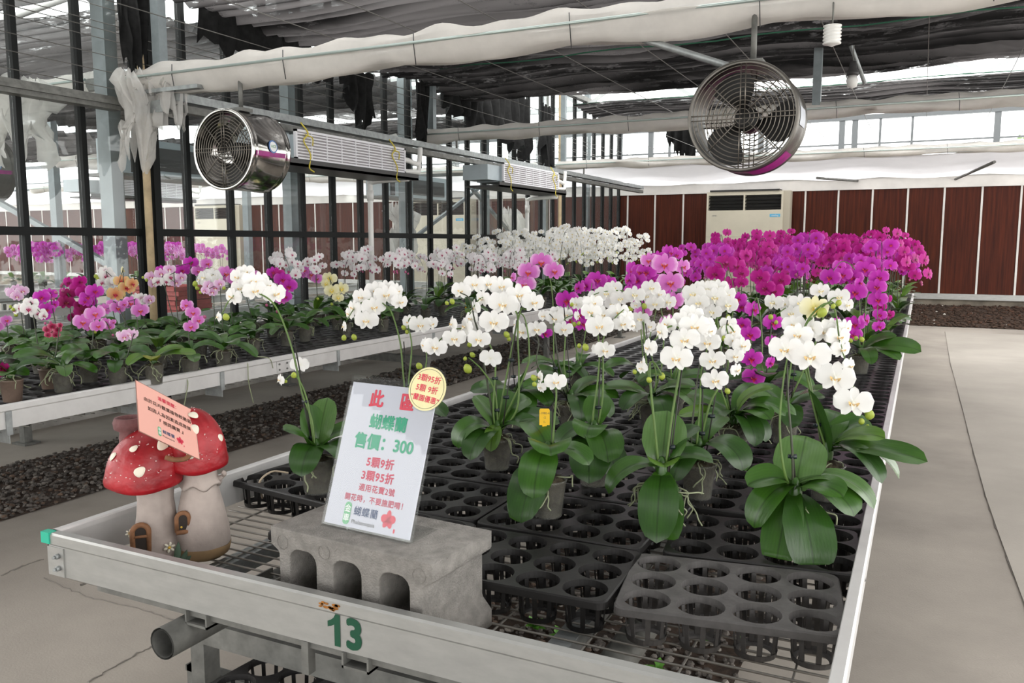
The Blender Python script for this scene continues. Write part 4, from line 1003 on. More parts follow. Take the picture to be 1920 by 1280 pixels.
for kk, n in ((kA, 110), (kB, 90)):
    for i in range(n):
        a = rnd.uniform(-2.2, 2.2); k = rnd.random()**1.5*.95
        p = surf(*kk, a, k, 1.0 if kk is kA else .75); s = rnd.uniform(.0006, .0018)
        cc = Vector((kk[0].x, kk[0].y, kk[2]+.02)); q = p+(p-cc).normalized()*.0016
        fk.box(q, (s*1.4, s*1.4, s))
part('white_flecks', fk, FLK, mh)
part('chimney', MB().lathe([(.024, .0), (.026, .06), (.024, .075), (.036, .082), (.038, .098), (.034, .108), (.026, .108), (.024, .095), (0, .09)], 20, loc(-.105, -.035, .235)), CHIM, mh)
def arch(cx_, t, z0, w, h, lean_, nm, rr, dark=True, par=mh):
    pts = [loc(cx_-w, t, z0)]+[loc(cx_-w*math.cos(a), t+lean_*0, z0+h-w+w*math.sin(a)) for a in [k*PI/10 for k in range(11)]]+[loc(cx_+w, t, z0)]
    o = part(nm, MB().tube(pts, rr, 8), FRAMEB, par)
    ins = MB().add([p+to*.003 for p in pts], [tuple(range(len(pts)))]); part('opening_shade', ins, INN, o)  # flat dark face on the solid stem, painting the shade inside the hole
    return o
da = arch(-.092, .047, .010, .017, .095, 0, 'door', .0065)
part('door_bar', MB().tube([loc(-.109, .049, .078), loc(-.075, .049, .078)], .004, 6), FRAMEB, da)
wa = arch(.000, .056, .080, .0135, .045, 0, 'window', .0055)
part('window_sill', MB().tube([loc(-.016, .058, .080), loc(.016, .058, .080)], .006, 6), FRAMEB, wa)
part('arch_trim', MB().tube(smooth_path([loc(-.030, .085, .268), loc(-.010, .092, .262), loc(.012, .090, .262), loc(.022, .085, .270)]), .006, 8), FRAMEB, mh)
def daisy(r, t, z, s):
    m = MB()
    for k in range(6):
        a = k*PI/3+.3; c = loc(r+math.cos(a)*s*.62, t+.001, z+math.sin(a)*s*.62)
        m.grid(lambda u, v: c+rt_*(s*.40*u*math.cos(a)*math.cos(2*PI*v)-s*.24*u*math.sin(a)*math.sin(2*PI*v))+Vector((0, 0, 1))*(s*.40*u*math.sin(a)*math.cos(2*PI*v)+s*.24*u*math.cos(a)*math.sin(2*PI*v))+to*.003*math.sqrt(max(0, 1-u*u)), 3, 10)
    m.grid(lambda u, v: loc(r, t+.003, z)+rt_*s*.26*u*math.cos(2*PI*v)+Vector((0, 0, 1))*s*.26*u*math.sin(2*PI*v)+to*.003*math.sqrt(max(0, 1-u*u)), 3, 10, 1)
    part('painted_daisy', m, [SPOT, mat('daisy_heart', (.65, .42, .05), .6)], mh)
daisy(-.032, .060, .048, .0135); daisy(-.004, .055, .092, .012); daisy(-.115, .035, .085, .010)
lm = MB()
for r0, r1, z1, w in ((-.030, -.045, .030, .006), (-.018, -.012, .062, .008), (-.008, .006, .040, .008), (.0, .022, .034, .007), (-.03, -.02, .03, .006)):
    a = loc(r0, .058, .004); b = loc(r1, .066, z1); d = (b-a); s = rt_*w
    lm.grid(lambda u, v: a+d*u+s*(v-.5)*2*math.sin(PI*min(1, u*.9+.1))*(1)+to*.004*math.cos((v-.5)*3), 6, 4)
part('painted_leaves', lm, LEAFP, mh)
# pink notice card leaning on the caps
PINK = mat('pink_card', (.78, .40, .33), .5); BRN = mat('dark_brown_ink', (.07, .03, .02), .5)
dz = .098
TL, TR_, BL = pix(254, 713, 1.93-dz), pix(362, 770, 2.062-dz), pix(262, 808, 1.845-dz)
ux = (TR_-TL); uy = (TL-BL); cw, ch = ux.length, uy.length
cfm = frame_mat((TR_+BL)/2, ux, uy)
cd_ = D.objects.new('notice_card', None); C.objects.link(cd_); cd_.matrix_world = cfm; cd_['label'] = 'pink notice card tilted on the mushroom ornament'; cd_['category'] = 'card'
part('card', MB().b2((-cw/2, -ch/2, -.0006), (cw/2, ch/2, .0006)), PINK, cd_)
part('laminate_edge', MB().b2((-cw/2-.002, -ch/2-.002, -.0004), (cw/2+.002, ch/2+.002, .0002)), mat('brown_edge', (.25, .12, .09), .4), cd_)
def cput(s, size, m, x, y, off): put(s, size, m, x*cw, y*ch, off, 1.08, par=cd_, z=.0009)
ks = cw/.21
cput('溫馨提醒：', .0150*ks, REDI, .03, .36, .0006); cput('由於花卉觀葉植物較脆弱', .0150*ks, BRN, .01, .20, .0006); cput('如因人為因素造成毀損', .0150*ks, BRN, .03, .04, .0006); cput('『 視同購買 』', .0150*ks, BRN, .05, -.11, .0006)
logo(cd_, .02*cw, -.32*ch, ks*.72, .0009)
part('pin', MB().tube([(.0, -ch*.5, -.004), (0, ch*.2, -.004), (0, ch*.53, -.004)], .0018, 6), BLACK, cd_)
# ---------------------------------------------------------------- orchids
def leaf_mat(name, a, b, rough, trans):
    m = mat(name, a, rough, 0, .35, 7, .06, 40, spec=.5, trans=trans, col2=b, stretch=(1, 4, 1))
    n = m.node_tree.nodes; l = m.node_tree.links; tc = next(x for x in n if x.type == 'TEX_COORD'); ramp = next(x for x in n if x.type == 'VALTORGB')
    sx = n.new('ShaderNodeSeparateXYZ'); l.new(tc.outputs['Object'], sx.inputs[0])
    ab = n.new('ShaderNodeMath'); ab.operation = 'ABSOLUTE'; l.new(sx.outputs['Y'], ab.inputs[0])
    mr = n.new('ShaderNodeMapRange'); mr.inputs[1].default_value = .0004; mr.inputs[2].default_value = .0030; mr.inputs[3].default_value = .55; mr.inputs[4].default_value = 1.0; l.new(ab.outputs[0], mr.inputs[0])
    sn = n.new('ShaderNodeMath'); sn.operation = 'MULTIPLY'; sn.inputs[1].default_value = 900; l.new(sx.outputs['Y'], sn.inputs[0])
    s2 = n.new('ShaderNodeMath'); s2.operation = 'SINE'; l.new(sn.outputs[0], s2.inputs[0])
    s3 = n.new('ShaderNodeMath'); s3.operation = 'MULTIPLY_ADD'; s3.inputs[1].default_value = .045; s3.inputs[2].default_value = .97; l.new(s2.outputs[0], s3.inputs[0])
    mm = n.new('ShaderNodeMath'); mm.operation = 'MULTIPLY'; l.new(mr.outputs[0], mm.inputs[0]); l.new(s3.outputs[0], mm.inputs[1])
    vm = n.new('ShaderNodeVectorMath'); vm.operation = 'SCALE'; l.new(ramp.outputs[0], vm.inputs[0]); l.new(mm.outputs[0], vm.inputs['Scale'])
    for x in list(ramp.outputs[0].links):
        if x.to_node != vm: l.new(vm.outputs[0], x.to_socket)
    return m
LEAF = [leaf_mat('leaf_green', (.044, .122, .012), (.024, .078, .008), .30, .13),
        leaf_mat('dark_leaf_green', (.028, .085, .010), (.018, .055, .008), .32, .08),
        leaf_mat('light_leaf_green', (.105, .210, .025), (.07, .155, .018), .32, .2),
        leaf_mat('greyish_leaf_green', (.085, .165, .045), (.055, .12, .03), .27, .1),
        leaf_mat('yellowed_leaf', (.30, .30, .03), (.11, .19, .02), .38, .2)]
STEMG = mat('spike_green', (.09, .16, .03), .5, 0, .3, 12); STEMD = mat('dark_spike', (.035, .042, .02), .5, 0, .3, 12); STICK = mat('support_stick', (.016, .013, .011), .5)
BUDM = mat('bud_green', (.42, .50, .07), .45, 0, .25, 30, trans=.2); BUDP = mat('bud_pink', (.45, .10, .22), .45, trans=.2)
POT = mat('cloudy_pot', (.24, .24, .215), .3, 0, .4, 18, spec=.5, alpha=.42); POTB = mat('brown_pot', (.20, .14, .11), .4, 0, .3, 14, alpha=.8)
MOSS = mat('moss_and_bark', (.10, .085, .045), .95, 0, .6, 45, .6, 90, col2=(.035, .022, .014)); ROOT = mat('aerial_root', (.30, .33, .20), .7, 0, .25, 20)
CLIPM = mat('dark_clip', (.01, .018, .02), .4); TAGY = mat('yellow_tag', (.85, .50, .01), .5)
W1 = (.88, .87, .845)
KINDS = {
 'white': (petal_mat('white_petal', [(0, (.80, .80, .66)), (.14, (.86, .85, .80)), (.35, W1), (1, (.90, .89, .87))], .28), mat('yellow_lip', (.84, .66, .30), .5, 0, .5, 60, col2=(.62, .32, .10)), mat('white_lip', (.86, .82, .70), .5)),
 'snow': (petal_mat('snow_petal', [(0, (.74, .72, .50)), (.22, W1), (1, (.90, .89, .87))], .42), mat('pale_yellow_lip', (.78, .62, .28), .5), mat('white_lip', (.86, .82, .70), .5)),
 'redlip': (petal_mat('blush_petal', [(0, (.55, .12, .25)), (.16, (.80, .62, .68)), (.36, (.88, .84, .85)), (1, (.89, .86, .87))], .42), mat('crimson_lip', (.34, .012, .075), .5), mat('crimson_lip', (.34, .012, .075), .5)),
 'magenta': (petal_mat('magenta_petal', [(0, (.20, .0, .10)), (.25, (.44, .006, .205)), (.75, (.49, .012, .26)), (1, (.58, .05, .36))], .25), mat('dark_magenta_lip', (.22, .0, .05), .5), mat('dark_magenta_lip', (.22, .0, .05), .5)),
 'purple': (petal_mat('purple_petal', [(0, (.30, .01, .16)), (.3, (.50, .02, .40)), (.8, (.56, .045, .46)), (1, (.66, .16, .58))], .25), mat('red_lip', (.42, .01, .05), .5), mat('dark_magenta_lip', (.22, .0, .05), .5)),
 'pink': (petal_mat('pink_petal', [(0, (.80, .55, .70)), (.2, (.62, .13, .50)), (.7, (.68, .20, .58)), (1, (.82, .52, .76))], .28), mat('orange_red_lip', (.50, .05, .03), .5), mat('pink_lip', (.60, .12, .35), .5)),
 'palepink': (petal_mat('pale_pink_petal', [(0, (.55, .10, .35)), (.3, (.74, .40, .66)), (.8, (.80, .56, .75)), (1, (.86, .76, .83))], .28), mat('orange_red_lip', (.50, .05, .03), .5), mat('white_lip', (.86, .82, .70), .5)),
 'spotted': (petal_mat('white_blushed_petal', [(0, (.62, .10, .30)), (.28, (.80, .66, .70)), (.5, (.86, .84, .82)), (1, (.88, .86, .84))], .28, vein=.25), mat('crimson_lip', (.34, .012, .075), .5), mat('crimson_lip', (.34, .012, .075), .5)),
 'crimson': (petal_mat('crimson_petal', [(0, (.12, .0, .03)), (.5, (.27, .004, .09)), (1, (.36, .012, .16))], .2), mat('dark_red_lip', (.16, .0, .01), .5), mat('dark_red_lip', (.16, .0, .01), .5)),
 'smallred': (petal_mat('red_petal', [(0, (.18, .0, .03)), (.5, (.38, .015, .08)), (1, (.60, .20, .28))], .2), mat('dark_red_lip', (.16, .0, .01), .5), mat('dark_red_lip', (.16, .0, .01), .5)),
 'yellow': (petal_mat('yellow_petal', [(0, (.72, .62, .10)), (.4, (.82, .76, .42)), (1, (.86, .83, .60))], .28), mat('gold_lip', (.80, .60, .10), .5), mat('white_lip', (.86, .82, .70), .5)),
 'peach': (petal_mat('peach_petal', [(0, (.55, .10, .04)), (.4, (.72, .34, .14)), (.75, (.74, .45, .24)), (1, (.70, .58, .20))], .28), mat('red_lip', (.42, .01, .05), .5), mat('red_lip', (.42, .01, .05), .5)),
}
def petal(mb, th, L, W, yo, nu, nv, base=.4, cup=.0, tip=.06, ex=2.0, mi=0, wav=0.0):
    c, s = math.cos(th), math.sin(th)
    def f(u, v):
        vv = 2*v-1
        w = W/2*min(1, base+u*2.2)*max(0.0, 1-abs((u-.50)/.5)**ex if u > .5 else 1-.0*u)**.5
        a = .012+L*u
        y = yo+tip*u*u+cup*vv*vv*(.4+u)+wav*math.sin(vv*3+u*4)
        return (c*a-s*w*vv, y, s*a+c*w*vv)
    mb.grid(f, nu, nv, mi)
def flower_mesh(kind, hi, var=0):
    pm, lm, sm = KINDS[kind]; mb = MB(); nu, nv = (7, 6) if hi else (4, 3); r = random.Random(var*7+1)
    j = lambda k: r.uniform(-k, k)
    for sx in (-1, 1):
        th = PI/2-sx*math.radians(252+j(5)-180) if False else (math.radians(-57+j(5)) if sx > 0 else math.radians(237+j(5)))
        petal(mb, th, .385+j(.02), .225, .03, nu, nv, .45, -.02, .03+j(.03), 2.0)
    petal(mb, PI/2+j(.06), .42+j(.02), .255, .025, nu, nv, .45, -.02, .02+j(.05), 2.2)
    for sx in (-1, 1):
        th = math.radians(11+j(4)) if sx > 0 else math.radians(169+j(4))
        petal(mb, th, .50, .56+j(.02), .0, nu, nv, .16, .03+j(.02), .05+j(.04), 2.9, wav=.012)
    if not hi:
        def d(x0, z0, sx, sz, y): mb.add([(x0-sx, y, z0), (x0, y-.01, z0-sz), (x0+sx, y, z0), (x0, y-.02, z0+sz)], [(0, 1, 2, 3)], 1)
        d(0, -.07, .075, .085, -.05); d(-.06, -.03, .045, .05, -.04); d(.06, -.03, .045, .05, -.04)
    return mb.mesh('flower', [pm, lm])
def lip_mesh(kind):
    pm, lm, sm = KINDS[kind]; mb = MB()
    # column
    mb.lathe([(0, -.035), (.030, -.02), (.034, .005), (.022, .03), (0, .04)], 10, (0, -.045, .005), 1)
    for sx in (-1, 1):
        mb.grid(lambda u, v: (sx*(.03+.10*math.sin(1.5*u)+.01*v), -.05-.11*u*(1-.3*u), -.055+.075*u+(v-.5)*.10*math.sin(PI*min(1, .25+u*.72))), 5, 4, 0 if kind != 'white' else 0)
    mb.grid(lambda u, v: ((v-.5)*.13*math.sin(PI*min(1, .3+u*.69)), -.06-.16*math.sin(1.3*u), -.055-.16*u*u+.03*(v-.5)**2*4), 6, 4, 1 if kind in ('white', 'snow', 'palepink') else 0)
    mb.lathe([(0, -.02), (.03, -.012), (.032, .008), (0, .022)], 8, (0, -.075, -.045), 0)
    return mb.mesh('lip', [lm, sm])
FM = {}
def fmesh(kind, hi, v=0):
    k = (kind, hi, v)
    if k not in FM: FM[k] = flower_mesh(kind, hi, v)
    return FM[k]
LM = {}
def lmesh(kind):
    if kind not in LM: LM[kind] = lip_mesh(kind)
    return LM[kind]
def leaf_mb(L, W, elev, droop, fold=.22, twist=0.0, nu=14, nv=6, curl=1.25):
    e, d = math.radians(elev), math.radians(droop); pts = []; x = z = 0.0
    for i in range(nu+1):
        u = i/nu; a = e-d*u**curl; pts.append((x, z, a)); x += math.cos(a)*L/nu; z += math.sin(a)*L/nu
    def f(u, v):
        i = min(int(round(u*nu)), nu); x, z, a = pts[i]; vv = 2*v-1
        w = W/2*min(1, .34+1.35*u**.8)*max(0, 1-max(0, (u-.55)/.45)**2.3)**.55
        b = vv*w; n = fold*abs(vv)*w*(1-.55*u)+.05*w*math.sin(u*7+vv)
        tw = twist*(.35+.65*u)
        bb = b*math.cos(tw)-n*math.sin(tw); nn = n*math.cos(tw)+b*math.sin(tw)
        return (x-math.sin(a)*nn, bb, z+math.cos(a)*nn)
    return MB().grid(f, nu, nv)
_pm = MB().lathe([(.0, .001), (.0345, .0), (.036, .004), (.0455, .088), (.048, .090), (.048, .095), (.0455, .095)], 26)
POTM = {0: _pm.mesh('pot', POT), 1: _pm.mesh('pot', POTB)}
_md = MB().lathe([(.0, .004), (.033, .004), (.0438, .084), (.036, .094), (.020, .100), (.0, .102)], 20, (0, 0, 0), 0, True, lambda r, z, a: (r*(1+.0*math.sin(5*a)), z+(.006*math.sin(7*a+r*200) if z > .083 else 0)))
MEDM = _md.mesh('growing_medium', MOSS)
STUMP = MB().lathe([(.014, .085), (.016, .10), (.013, .125), (.006, .14), (0, .143)], 10).mesh('crown', LEAF[0])
BUDMESH = {}
for nm, m in (('g', BUDM), ('p', BUDP)):
    BUDMESH[nm] = MB().lathe([(0, -.5), (.18, -.45), (.36, -.22), (.40, .02), (.33, .28), (.14, .47), (0, .5)], 12, (0, 0, 0), 0, True, lambda r, z, a: (r*(1+.06*math.cos(3*a)), z)).mesh('bud', m)
CR = .118       # crown height above the tray
def roots_mb(r, n, spread=.06):
    mb = MB()
    for k in range(n):
        a = r.uniform(0, 6.28); p = Vector((.02*math.cos(a), .02*math.sin(a), .10)); pts = [p]; d = Vector((math.cos(a), math.sin(a), .5))
        for i in range(r.randint(4, 7)):
            d = (d*.7+Vector((r.uniform(-1.1, 1.1), r.uniform(-1.1, 1.1), r.uniform(-1.3, .1)))).normalized()
            p = p+d*r.uniform(.012, .020)
            q = math.hypot(p.x, p.y)
            if q < .052 and p.z < .10: p = Vector((p.x/max(q, .001)*.054, p.y/max(q, .001)*.054, p.z))
            p.z = max(p.z, .006); pts.append(p)
        mb.tube(smooth_path(pts, 3), .0019, 5)
    return mb
def flower_mat(p, size, face, pitch, roll):
    """face: world/local heading angle of the flower's front (direction vector angle); front is -Y"""
    rz = face+PI/2
    return Matrix.Translation(p) @ Matrix.Rotation(rz, 4, 'Z') @ Matrix.Rotation(pitch, 4, 'X') @ Matrix.Rotation(roll, 4, 'Y') @ Matrix.Diagonal((size, size, size, 1))
NAME = 'moth_orchid'
def base_parts(t, r, brown=False):
    new('pot', POTM[1 if brown else 0], t); new('growing_medium', MEDM, t)
def place_plant(label, base, kind, leaves, stems, flowers, buds=(), sticks=(), roots=6, seed=1, group=None, hi=True, brown=False, pitch=.03, dz0=0.0, cr=.125):
    """a plant measured on the photograph: base = point on the tray; other points are pixels at the plant's own distance"""
    r = random.Random(seed)
    t = thing(NAME, label, 'orchid', base, 0, group)
    base_parts(t, r, brown)
    if leaves: new('crown', STUMP, t, Matrix.Translation((0, 0, (cr-.118)*.6)) @ Matrix.Diagonal((1, 1, 1+(cr-.118)*3, 1)))
    vd = Vector((base.x, base.y, 0)).normalized(); a0 = math.atan2(-vd.y, -vd.x)     # heading toward the camera
    d0 = depth(Vector((base.x, base.y, base.z+.2)))
    for i, lf in enumerate(leaves):
        az, elev, L, W, droop = lf[:5]; mi = lf[5] if len(lf) > 5 else r.choice((0, 0, 0, 1, 1, 3)); fold = lf[6] if len(lf) > 6 else .22
        m = leaf_mb(L, W, elev, droop, fold, r.uniform(-.2, .2)+(lf[7] if len(lf) > 7 else .38)*math.sin(math.radians(az)))
        zo = cr-.016+.004*i
        if base.x+math.cos(a0+math.radians(az))*L < -.09: m.v = [(x, y, max(z, .003+.002*i-zo)) for x, y, z in m.v]      # leaves come to rest on the trays
        new('leaf', m.mesh('leaf', LEAF[mi]), t, Matrix.Translation((0, 0, zo)) @ Matrix.Rotation(a0+math.radians(az), 4, 'Z') @ Matrix.Translation((.006, 0, 0)))
    if roots: part('roots', roots_mb(r, roots), ROOT, t)
    def L(px, py, dz=0.0): return pix(px, py, d0+dz+dz0)-base
    PATHS = []
    for st in stems:
        dark = st[0] if isinstance(st[0], bool) else False
        pts = [q for q in st if not isinstance(q, bool)]
        P = [Vector((r.uniform(-.008, .008), r.uniform(-.008, .008), .10))]+[L(*q) for q in pts]
        P = smooth_path(P, 6); n = len(P); PATHS += P[n//3:]
        part('flower_spike', MB().tube(P, [.0034*(1-.55*i/n) for i in range(n)], 7), STEMD if dark else STEMG, t)
    for sk in sticks:
        a, b = Vector((.012, -.008, .05)), L(*sk[:2])
        part('support_stick', MB().tube([a, b], .0019, 6), STICK, t)
        for k in sk[2:]:
            p = a+(b-a)*k; q = MB().tube([p+Vector((-.006, -.002, 0)), p+Vector((.007, .002, .001))], .0055, 8).tube([p+Vector((-.009, 0, -.004)), p+Vector((-.009, 0, .004))], .003, 6)
            part('clip', q, CLIPM, t)
    for i, fl_ in enumerate(flowers):
        px_, py_, s = fl_[:3]; yaw = fl_[3] if len(fl_) > 3 else r.uniform(-18, 18); dz = fl_[4] if len(fl_) > 4 else r.uniform(-.03, .03)
        kd = fl_[5] if len(fl_) > 5 else kind
        p = L(px_, py_, dz); w = p+base; hd = math.atan2(-w.y, -w.x)
        sz = s*(d0+dz+dz0)/FPX*1.04
        f = new('flower', fmesh(kd, hi, i % 3), t, flower_mat(p, sz, hd+math.radians(yaw), pitch+r.uniform(-.10, .14), r.uniform(-.14, .14)))
        if hi: new('lip', lmesh(kd), f)
        # pedicel
    if hi and stems and flowers:
        pd = MB()
        for o in [c for c in t.children if c.name.startswith('flower.') or c.name == 'flower']:
            p = o.matrix_local.translation; q = min(PATHS, key=lambda z: (z-p).length)
            if .015 < (q-p).length < .13:
                bk = o.matrix_local.to_3x3() @ Vector((0, .02, 0)); m_ = (p+q)/2+Vector((0, 0, .012))
                pd.tube(smooth_path([q, m_, p+bk*1.5, p], 3), .0014, 5)
        if pd.v: part('pedicels', pd, STEMG, t)
    for b in buds:
        px_, py_, s = b[:3]; m = BUDMESH['p' if len(b) > 3 else 'g']; p = L(px_, py_, r.uniform(-.02, .02)); sz = s*d0/FPX
        new('bud', m, t, Matrix.Translation(p) @ Matrix.Rotation(r.uniform(.2, .8), 4, 'X') @ Matrix.Rotation(r.uniform(-.5, .5), 4, 'Y') @ Matrix.Diagonal((sz, sz, sz, 1)))
    return t
def B(px, py): return on_z(px, py, -.6745)
# --- white orchids of the front rows
place_plant('white orchid whose arching spike leans across the aisle, potted behind the price sign', B(596, 922), 'white',
 [(150, 78, .155, .085, 30, 3), (-160, 80, .13, .07, 25, 0), (-60, 62, .12, .075, 60, 0), (45, 28, .16, .09, 105, 1), (95, 45, .15, .075, 70, 0), (-20, 15, .14, .08, 100, 1), (70, 0, .15, .08, 80, 1)],
 [[(590, 850), (585, 790), (566, 735), (548, 655), (520, 580), (490, 552), (455, 548), (432, 560), (415, 590)], [(588, 830), (578, 760), (565, 720), (550, 702), (535, 712)]],
 [(516, 551, 47, 30, .02), (478, 545, 44, 10, -.01), (452, 540, 40, -20, .03), (436, 556, 40, -45, .0), (474, 527, 42, 20, .03), (488, 526, 40, 30, .06), (446, 520, 36, -30, .06), (460, 510, 34, 0, .08), (409, 594, 24, -70, .0), (502, 535, 34, 50, .07), (562, 684, 36, 165, .04), (525, 712, 26, -65, 0)],
 [(424, 594, 15), (551, 703, 13), (535, 714, 9)], [(552, 640, .55, .28), (548, 655)], 8, 3)
place_plant('white orchid with flowers clustered above the yellow discount badge', B(768, 830), 'white',
 [(-80, 35, .16, .085, 70, 3), (-40, 60, .12, .08, 60, 0), (60, 30, .15, .08, 90, 1), (150, 50, .14, .08, 50, 0), (110, 20, .15, .075, 70, 1)],
 [[(756, 700), (750, 640), (735, 588), (722, 572), (700, 560), (670, 572), (650, 600)], [(766, 720), (772, 650), (766, 610), (772, 595), (805, 598)], [(780, 760), (795, 700), (800, 672), (797, 650)]],
 [(687, 601, 45, -8, -.03), (701, 576, 46, 10, -.01), (724, 553, 45, 5, 0), (750, 566, 36, 35, .0), (678, 557, 40, -30, .02), (663, 577, 36, -50, .0), (705, 545, 42, 0, .04), (655, 588, 30, -60, .02), (744, 545, 34, 40, .04), (724, 540, 36, 10, .06), (645, 612, 26, -75, 0),
  (788, 609, 42, 5, -.02), (808, 607, 34, 35, .0), (768, 604, 34, -35, .0), (797, 650, 34, -55, -.02)],
 [(645, 633, 12), (664, 632, 13), (757, 614, 11), (763, 622, 9), (786, 686, 15)], [(757, 640, .5)], 4, 4)
place_plant('white orchid with the pot fully visible and two tall spikes, beside the price sign', B(932, 878), 'white',
 [(-70, 48, .175, .088, 165, 0), (-35, 20, .165, .085, 110, 1), (-115, 72, .125, .085, 45, 3), (75, 45, .16, .08, 150, 1), (100, 30, .20, .085, 70, 1), (135, 50, .16, .08, 60, 0), (-12, -5, .11, .05, 75, 2), (165, 60, .13, .08, 40, 0)],
 [[(925, 768), (929, 690), (923, 658), (913, 640), (885, 620), (850, 618), (815, 645), (796, 648)], [(968, 770), (973, 700), (971, 640), (970, 590), (955, 575), (930, 558), (900, 560), (880, 590)], [(928, 735), (905, 695), (888, 678), (878, 670)], [(985, 700), (992, 650), (985, 600), (975, 585)], [(971, 600), (985, 580), (1000, 575)], [True, (900, 640), (890, 600), (880, 560), (862, 548)]],
 [(943, 570, 56, -6, -.04), (926, 604, 56, -4, -.06), (973, 553, 50, 12, -.02), (1000, 567, 46, 25, -.02), (898, 636, 44, -8, -.05), (852, 634, 44, 0, -.04), (816, 651, 44, -5, -.04), (797, 647, 36, -60, -.02), (848, 607, 34, -70, -.01), (890, 533, 42, 0, .02), (915, 532, 42, 15, .03), (940, 537, 44, 8, .03), (864, 545, 38, -15, .02), (905, 560, 40, -50, .0), (890, 577, 36, -65, .0), (873, 612, 40, -60, -.02), (884, 597, 34, -50, .01), (960, 575, 40, 30, .03), (882, 618, 36, -20, .02),
  (920, 672, 42, 170, -.03)],
 [(877, 691, 20), (886, 665, 12), (872, 672, 9), (848, 565, 12), (838, 568, 9), (880, 646, 11), (950, 627, 14), (954, 635, 10)], [(927, 670, .45, .78), (969, 600, .42, .7)], 9, 5)
place_plant('compact white orchid with one open flower beside the yellow tag', B(1027, 966), 'white',
 [(-25, -12, .20, .100, 72, 1, .12), (-50, -35, .19, .085, 60, 0, .12), (5, 62, .10, .105, 125, 0, .5), (65, 30, .12, .08, 100, 0), (100, 20, .14, .075, 130, 1), (-150, 50, .12, .08, 60, 0), (-15, 0, .17, .09, 95, 0, .12)],
 [[(1035, 850), (1040, 780), (1043, 735), (1035, 714), (1015, 712), (1000, 706)]],
 [(1042, 716, 42, 8, -.02), (1012, 707, 30, -72, 0), (1014, 726, 26, -50, .01)], [(1001, 708, 14), (1002, 720, 11)], [(1036, 760, .15)], 5, 6, cr=.165)
place_plant('leafy white orchid with stacked broad leaves hiding its pot', B(1113, 908), 'white',
 [(-10, 55, .135, .095, 120, 0, .3), (15, 25, .17, .105, 108, 0), (-5, -5, .19, .115, 82, 1, .12), (30, -15, .17, .09, 70, 1, .12), (-60, 20, .13, .07, 100, 1), (170, 60, .12, .08, 50, 0)],
 [[(1112, 780), (1120, 720), (1124, 660), (1118, 610), (1105, 585)], [(1128, 760), (1131, 690), (1130, 640), (1150, 600), (1170, 580)]],
 [(1124, 612, 52, -2, -.03), (1108, 585, 40, -15, .0), (1121, 655, 30, -30, .0), (1134, 657, 40, 12, -.03), (1112, 568, 38, 10, .03), (1167, 607, 38, 20, .0), (1160, 585, 40, 15, .03), (1175, 597, 36, 40, .02), (1130, 590, 38, 0, .03), (1185, 610, 28, 60, .02)],
 [(1086, 648, 10), (1098, 651, 15)], [(1126, 650, .5)], 0, 7, cr=.16)
place_plant('white orchid with flowers at two heights and bare support sticks, in the second row', B(1070, 805), 'white',
 [(60, 35, .20, .085, 130, 0), (95, 30, .18, .075, 70, 0), (-65, 45, .20, .085, 75, 0), (-95, 60, .15, .085, 60, 1), (130, 40, .17, .08, 60, 0), (20, 10, .16, .08, 120, 1)],
 [[True, (1050, 690), (1042, 640), (1038, 600), (1030, 588)], [(1058, 690), (1060, 630), (1058, 600), (1075, 590)], [True, (1010, 690), (1010, 640), (995, 620), (975, 625)]],
 [(979, 622, 38, -15, .0), (1006, 617, 38, 8, -.02), (1057, 617, 36, 5, -.02), (1040, 597, 34, -5, .0), (1020, 592, 28, -35, .02), (1060, 590, 32, 20, .03), (1083, 592, 24, 70, .02), (1045, 585, 28, 10, .04), (968, 608, 26, -60, .02)],
 [(1077, 608, 11), (1085, 606, 9)], [(1010, 600, .5), (1057, 570, .4)], 10, 8)
place_plant('white orchid with one upright oval leaf, behind the tall two-spiked orchid', B(967, 800), 'white',
 [(70, 80, .17, .085, 35, 0), (-60, 50, .16, .085, 80, 0), (-90, 30, .17, .09, 60, 1), (120, 30, .17, .08, 80, 1), (20, 20, .15, .09, 110, 0), (55, 30, .17, .085, 110, 0)], [], [], (), [(952, 600, .4)], 5, 9)
place_plant('white orchid with the long row of small flowers in front of the pink cluster', B(1222, 803), 'snow',
 [(-85, 38, .19, .085, 65, 0), (75, 50, .17, .085, 75, 0), (20, 15, .19, .095, 110, 1), (110, 30, .18, .08, 80, 0), (-45, 20, .16, .085, 90, 1), (60, 30, .2, .07, 100, 3)],
 [[(1215, 700), (1208, 640), (1206, 585), (1195, 555), (1165, 545), (1125, 548), (1090, 565)], [(1230, 700), (1212, 640), (1204, 600)], [(1240, 690), (1245, 610), (1240, 580), (1252, 568)]],
 [(1080, 570, 30, -30, .0), (1096, 567, 30, -10, .0), (1119, 556, 34, -5, .0), (1137, 550, 36, 0, .0), (1163, 560, 38, 3, -.01), (1190, 553, 40, 5, -.02), (1221, 540, 36, 15, .0), (1228, 570, 36, 0, -.02), (1252, 566, 36, 22, -.01), (1107, 575, 30, -20, .02), (1150, 540, 34, 10, .04), (1214, 556, 30, -20, .02), (1236, 552, 30, 30, .03), (1200, 598, 34, -5, .0), (1190, 612, 28, -40, .0), (1217, 612, 30, 30, .01), (1192, 572, 20, 0, .0), (1148, 570, 30, -10, .03)],
 [(1182, 579, 11), (1208, 574, 12), (1072, 571, 9)], [(1206, 560, .5)], 14, 10)
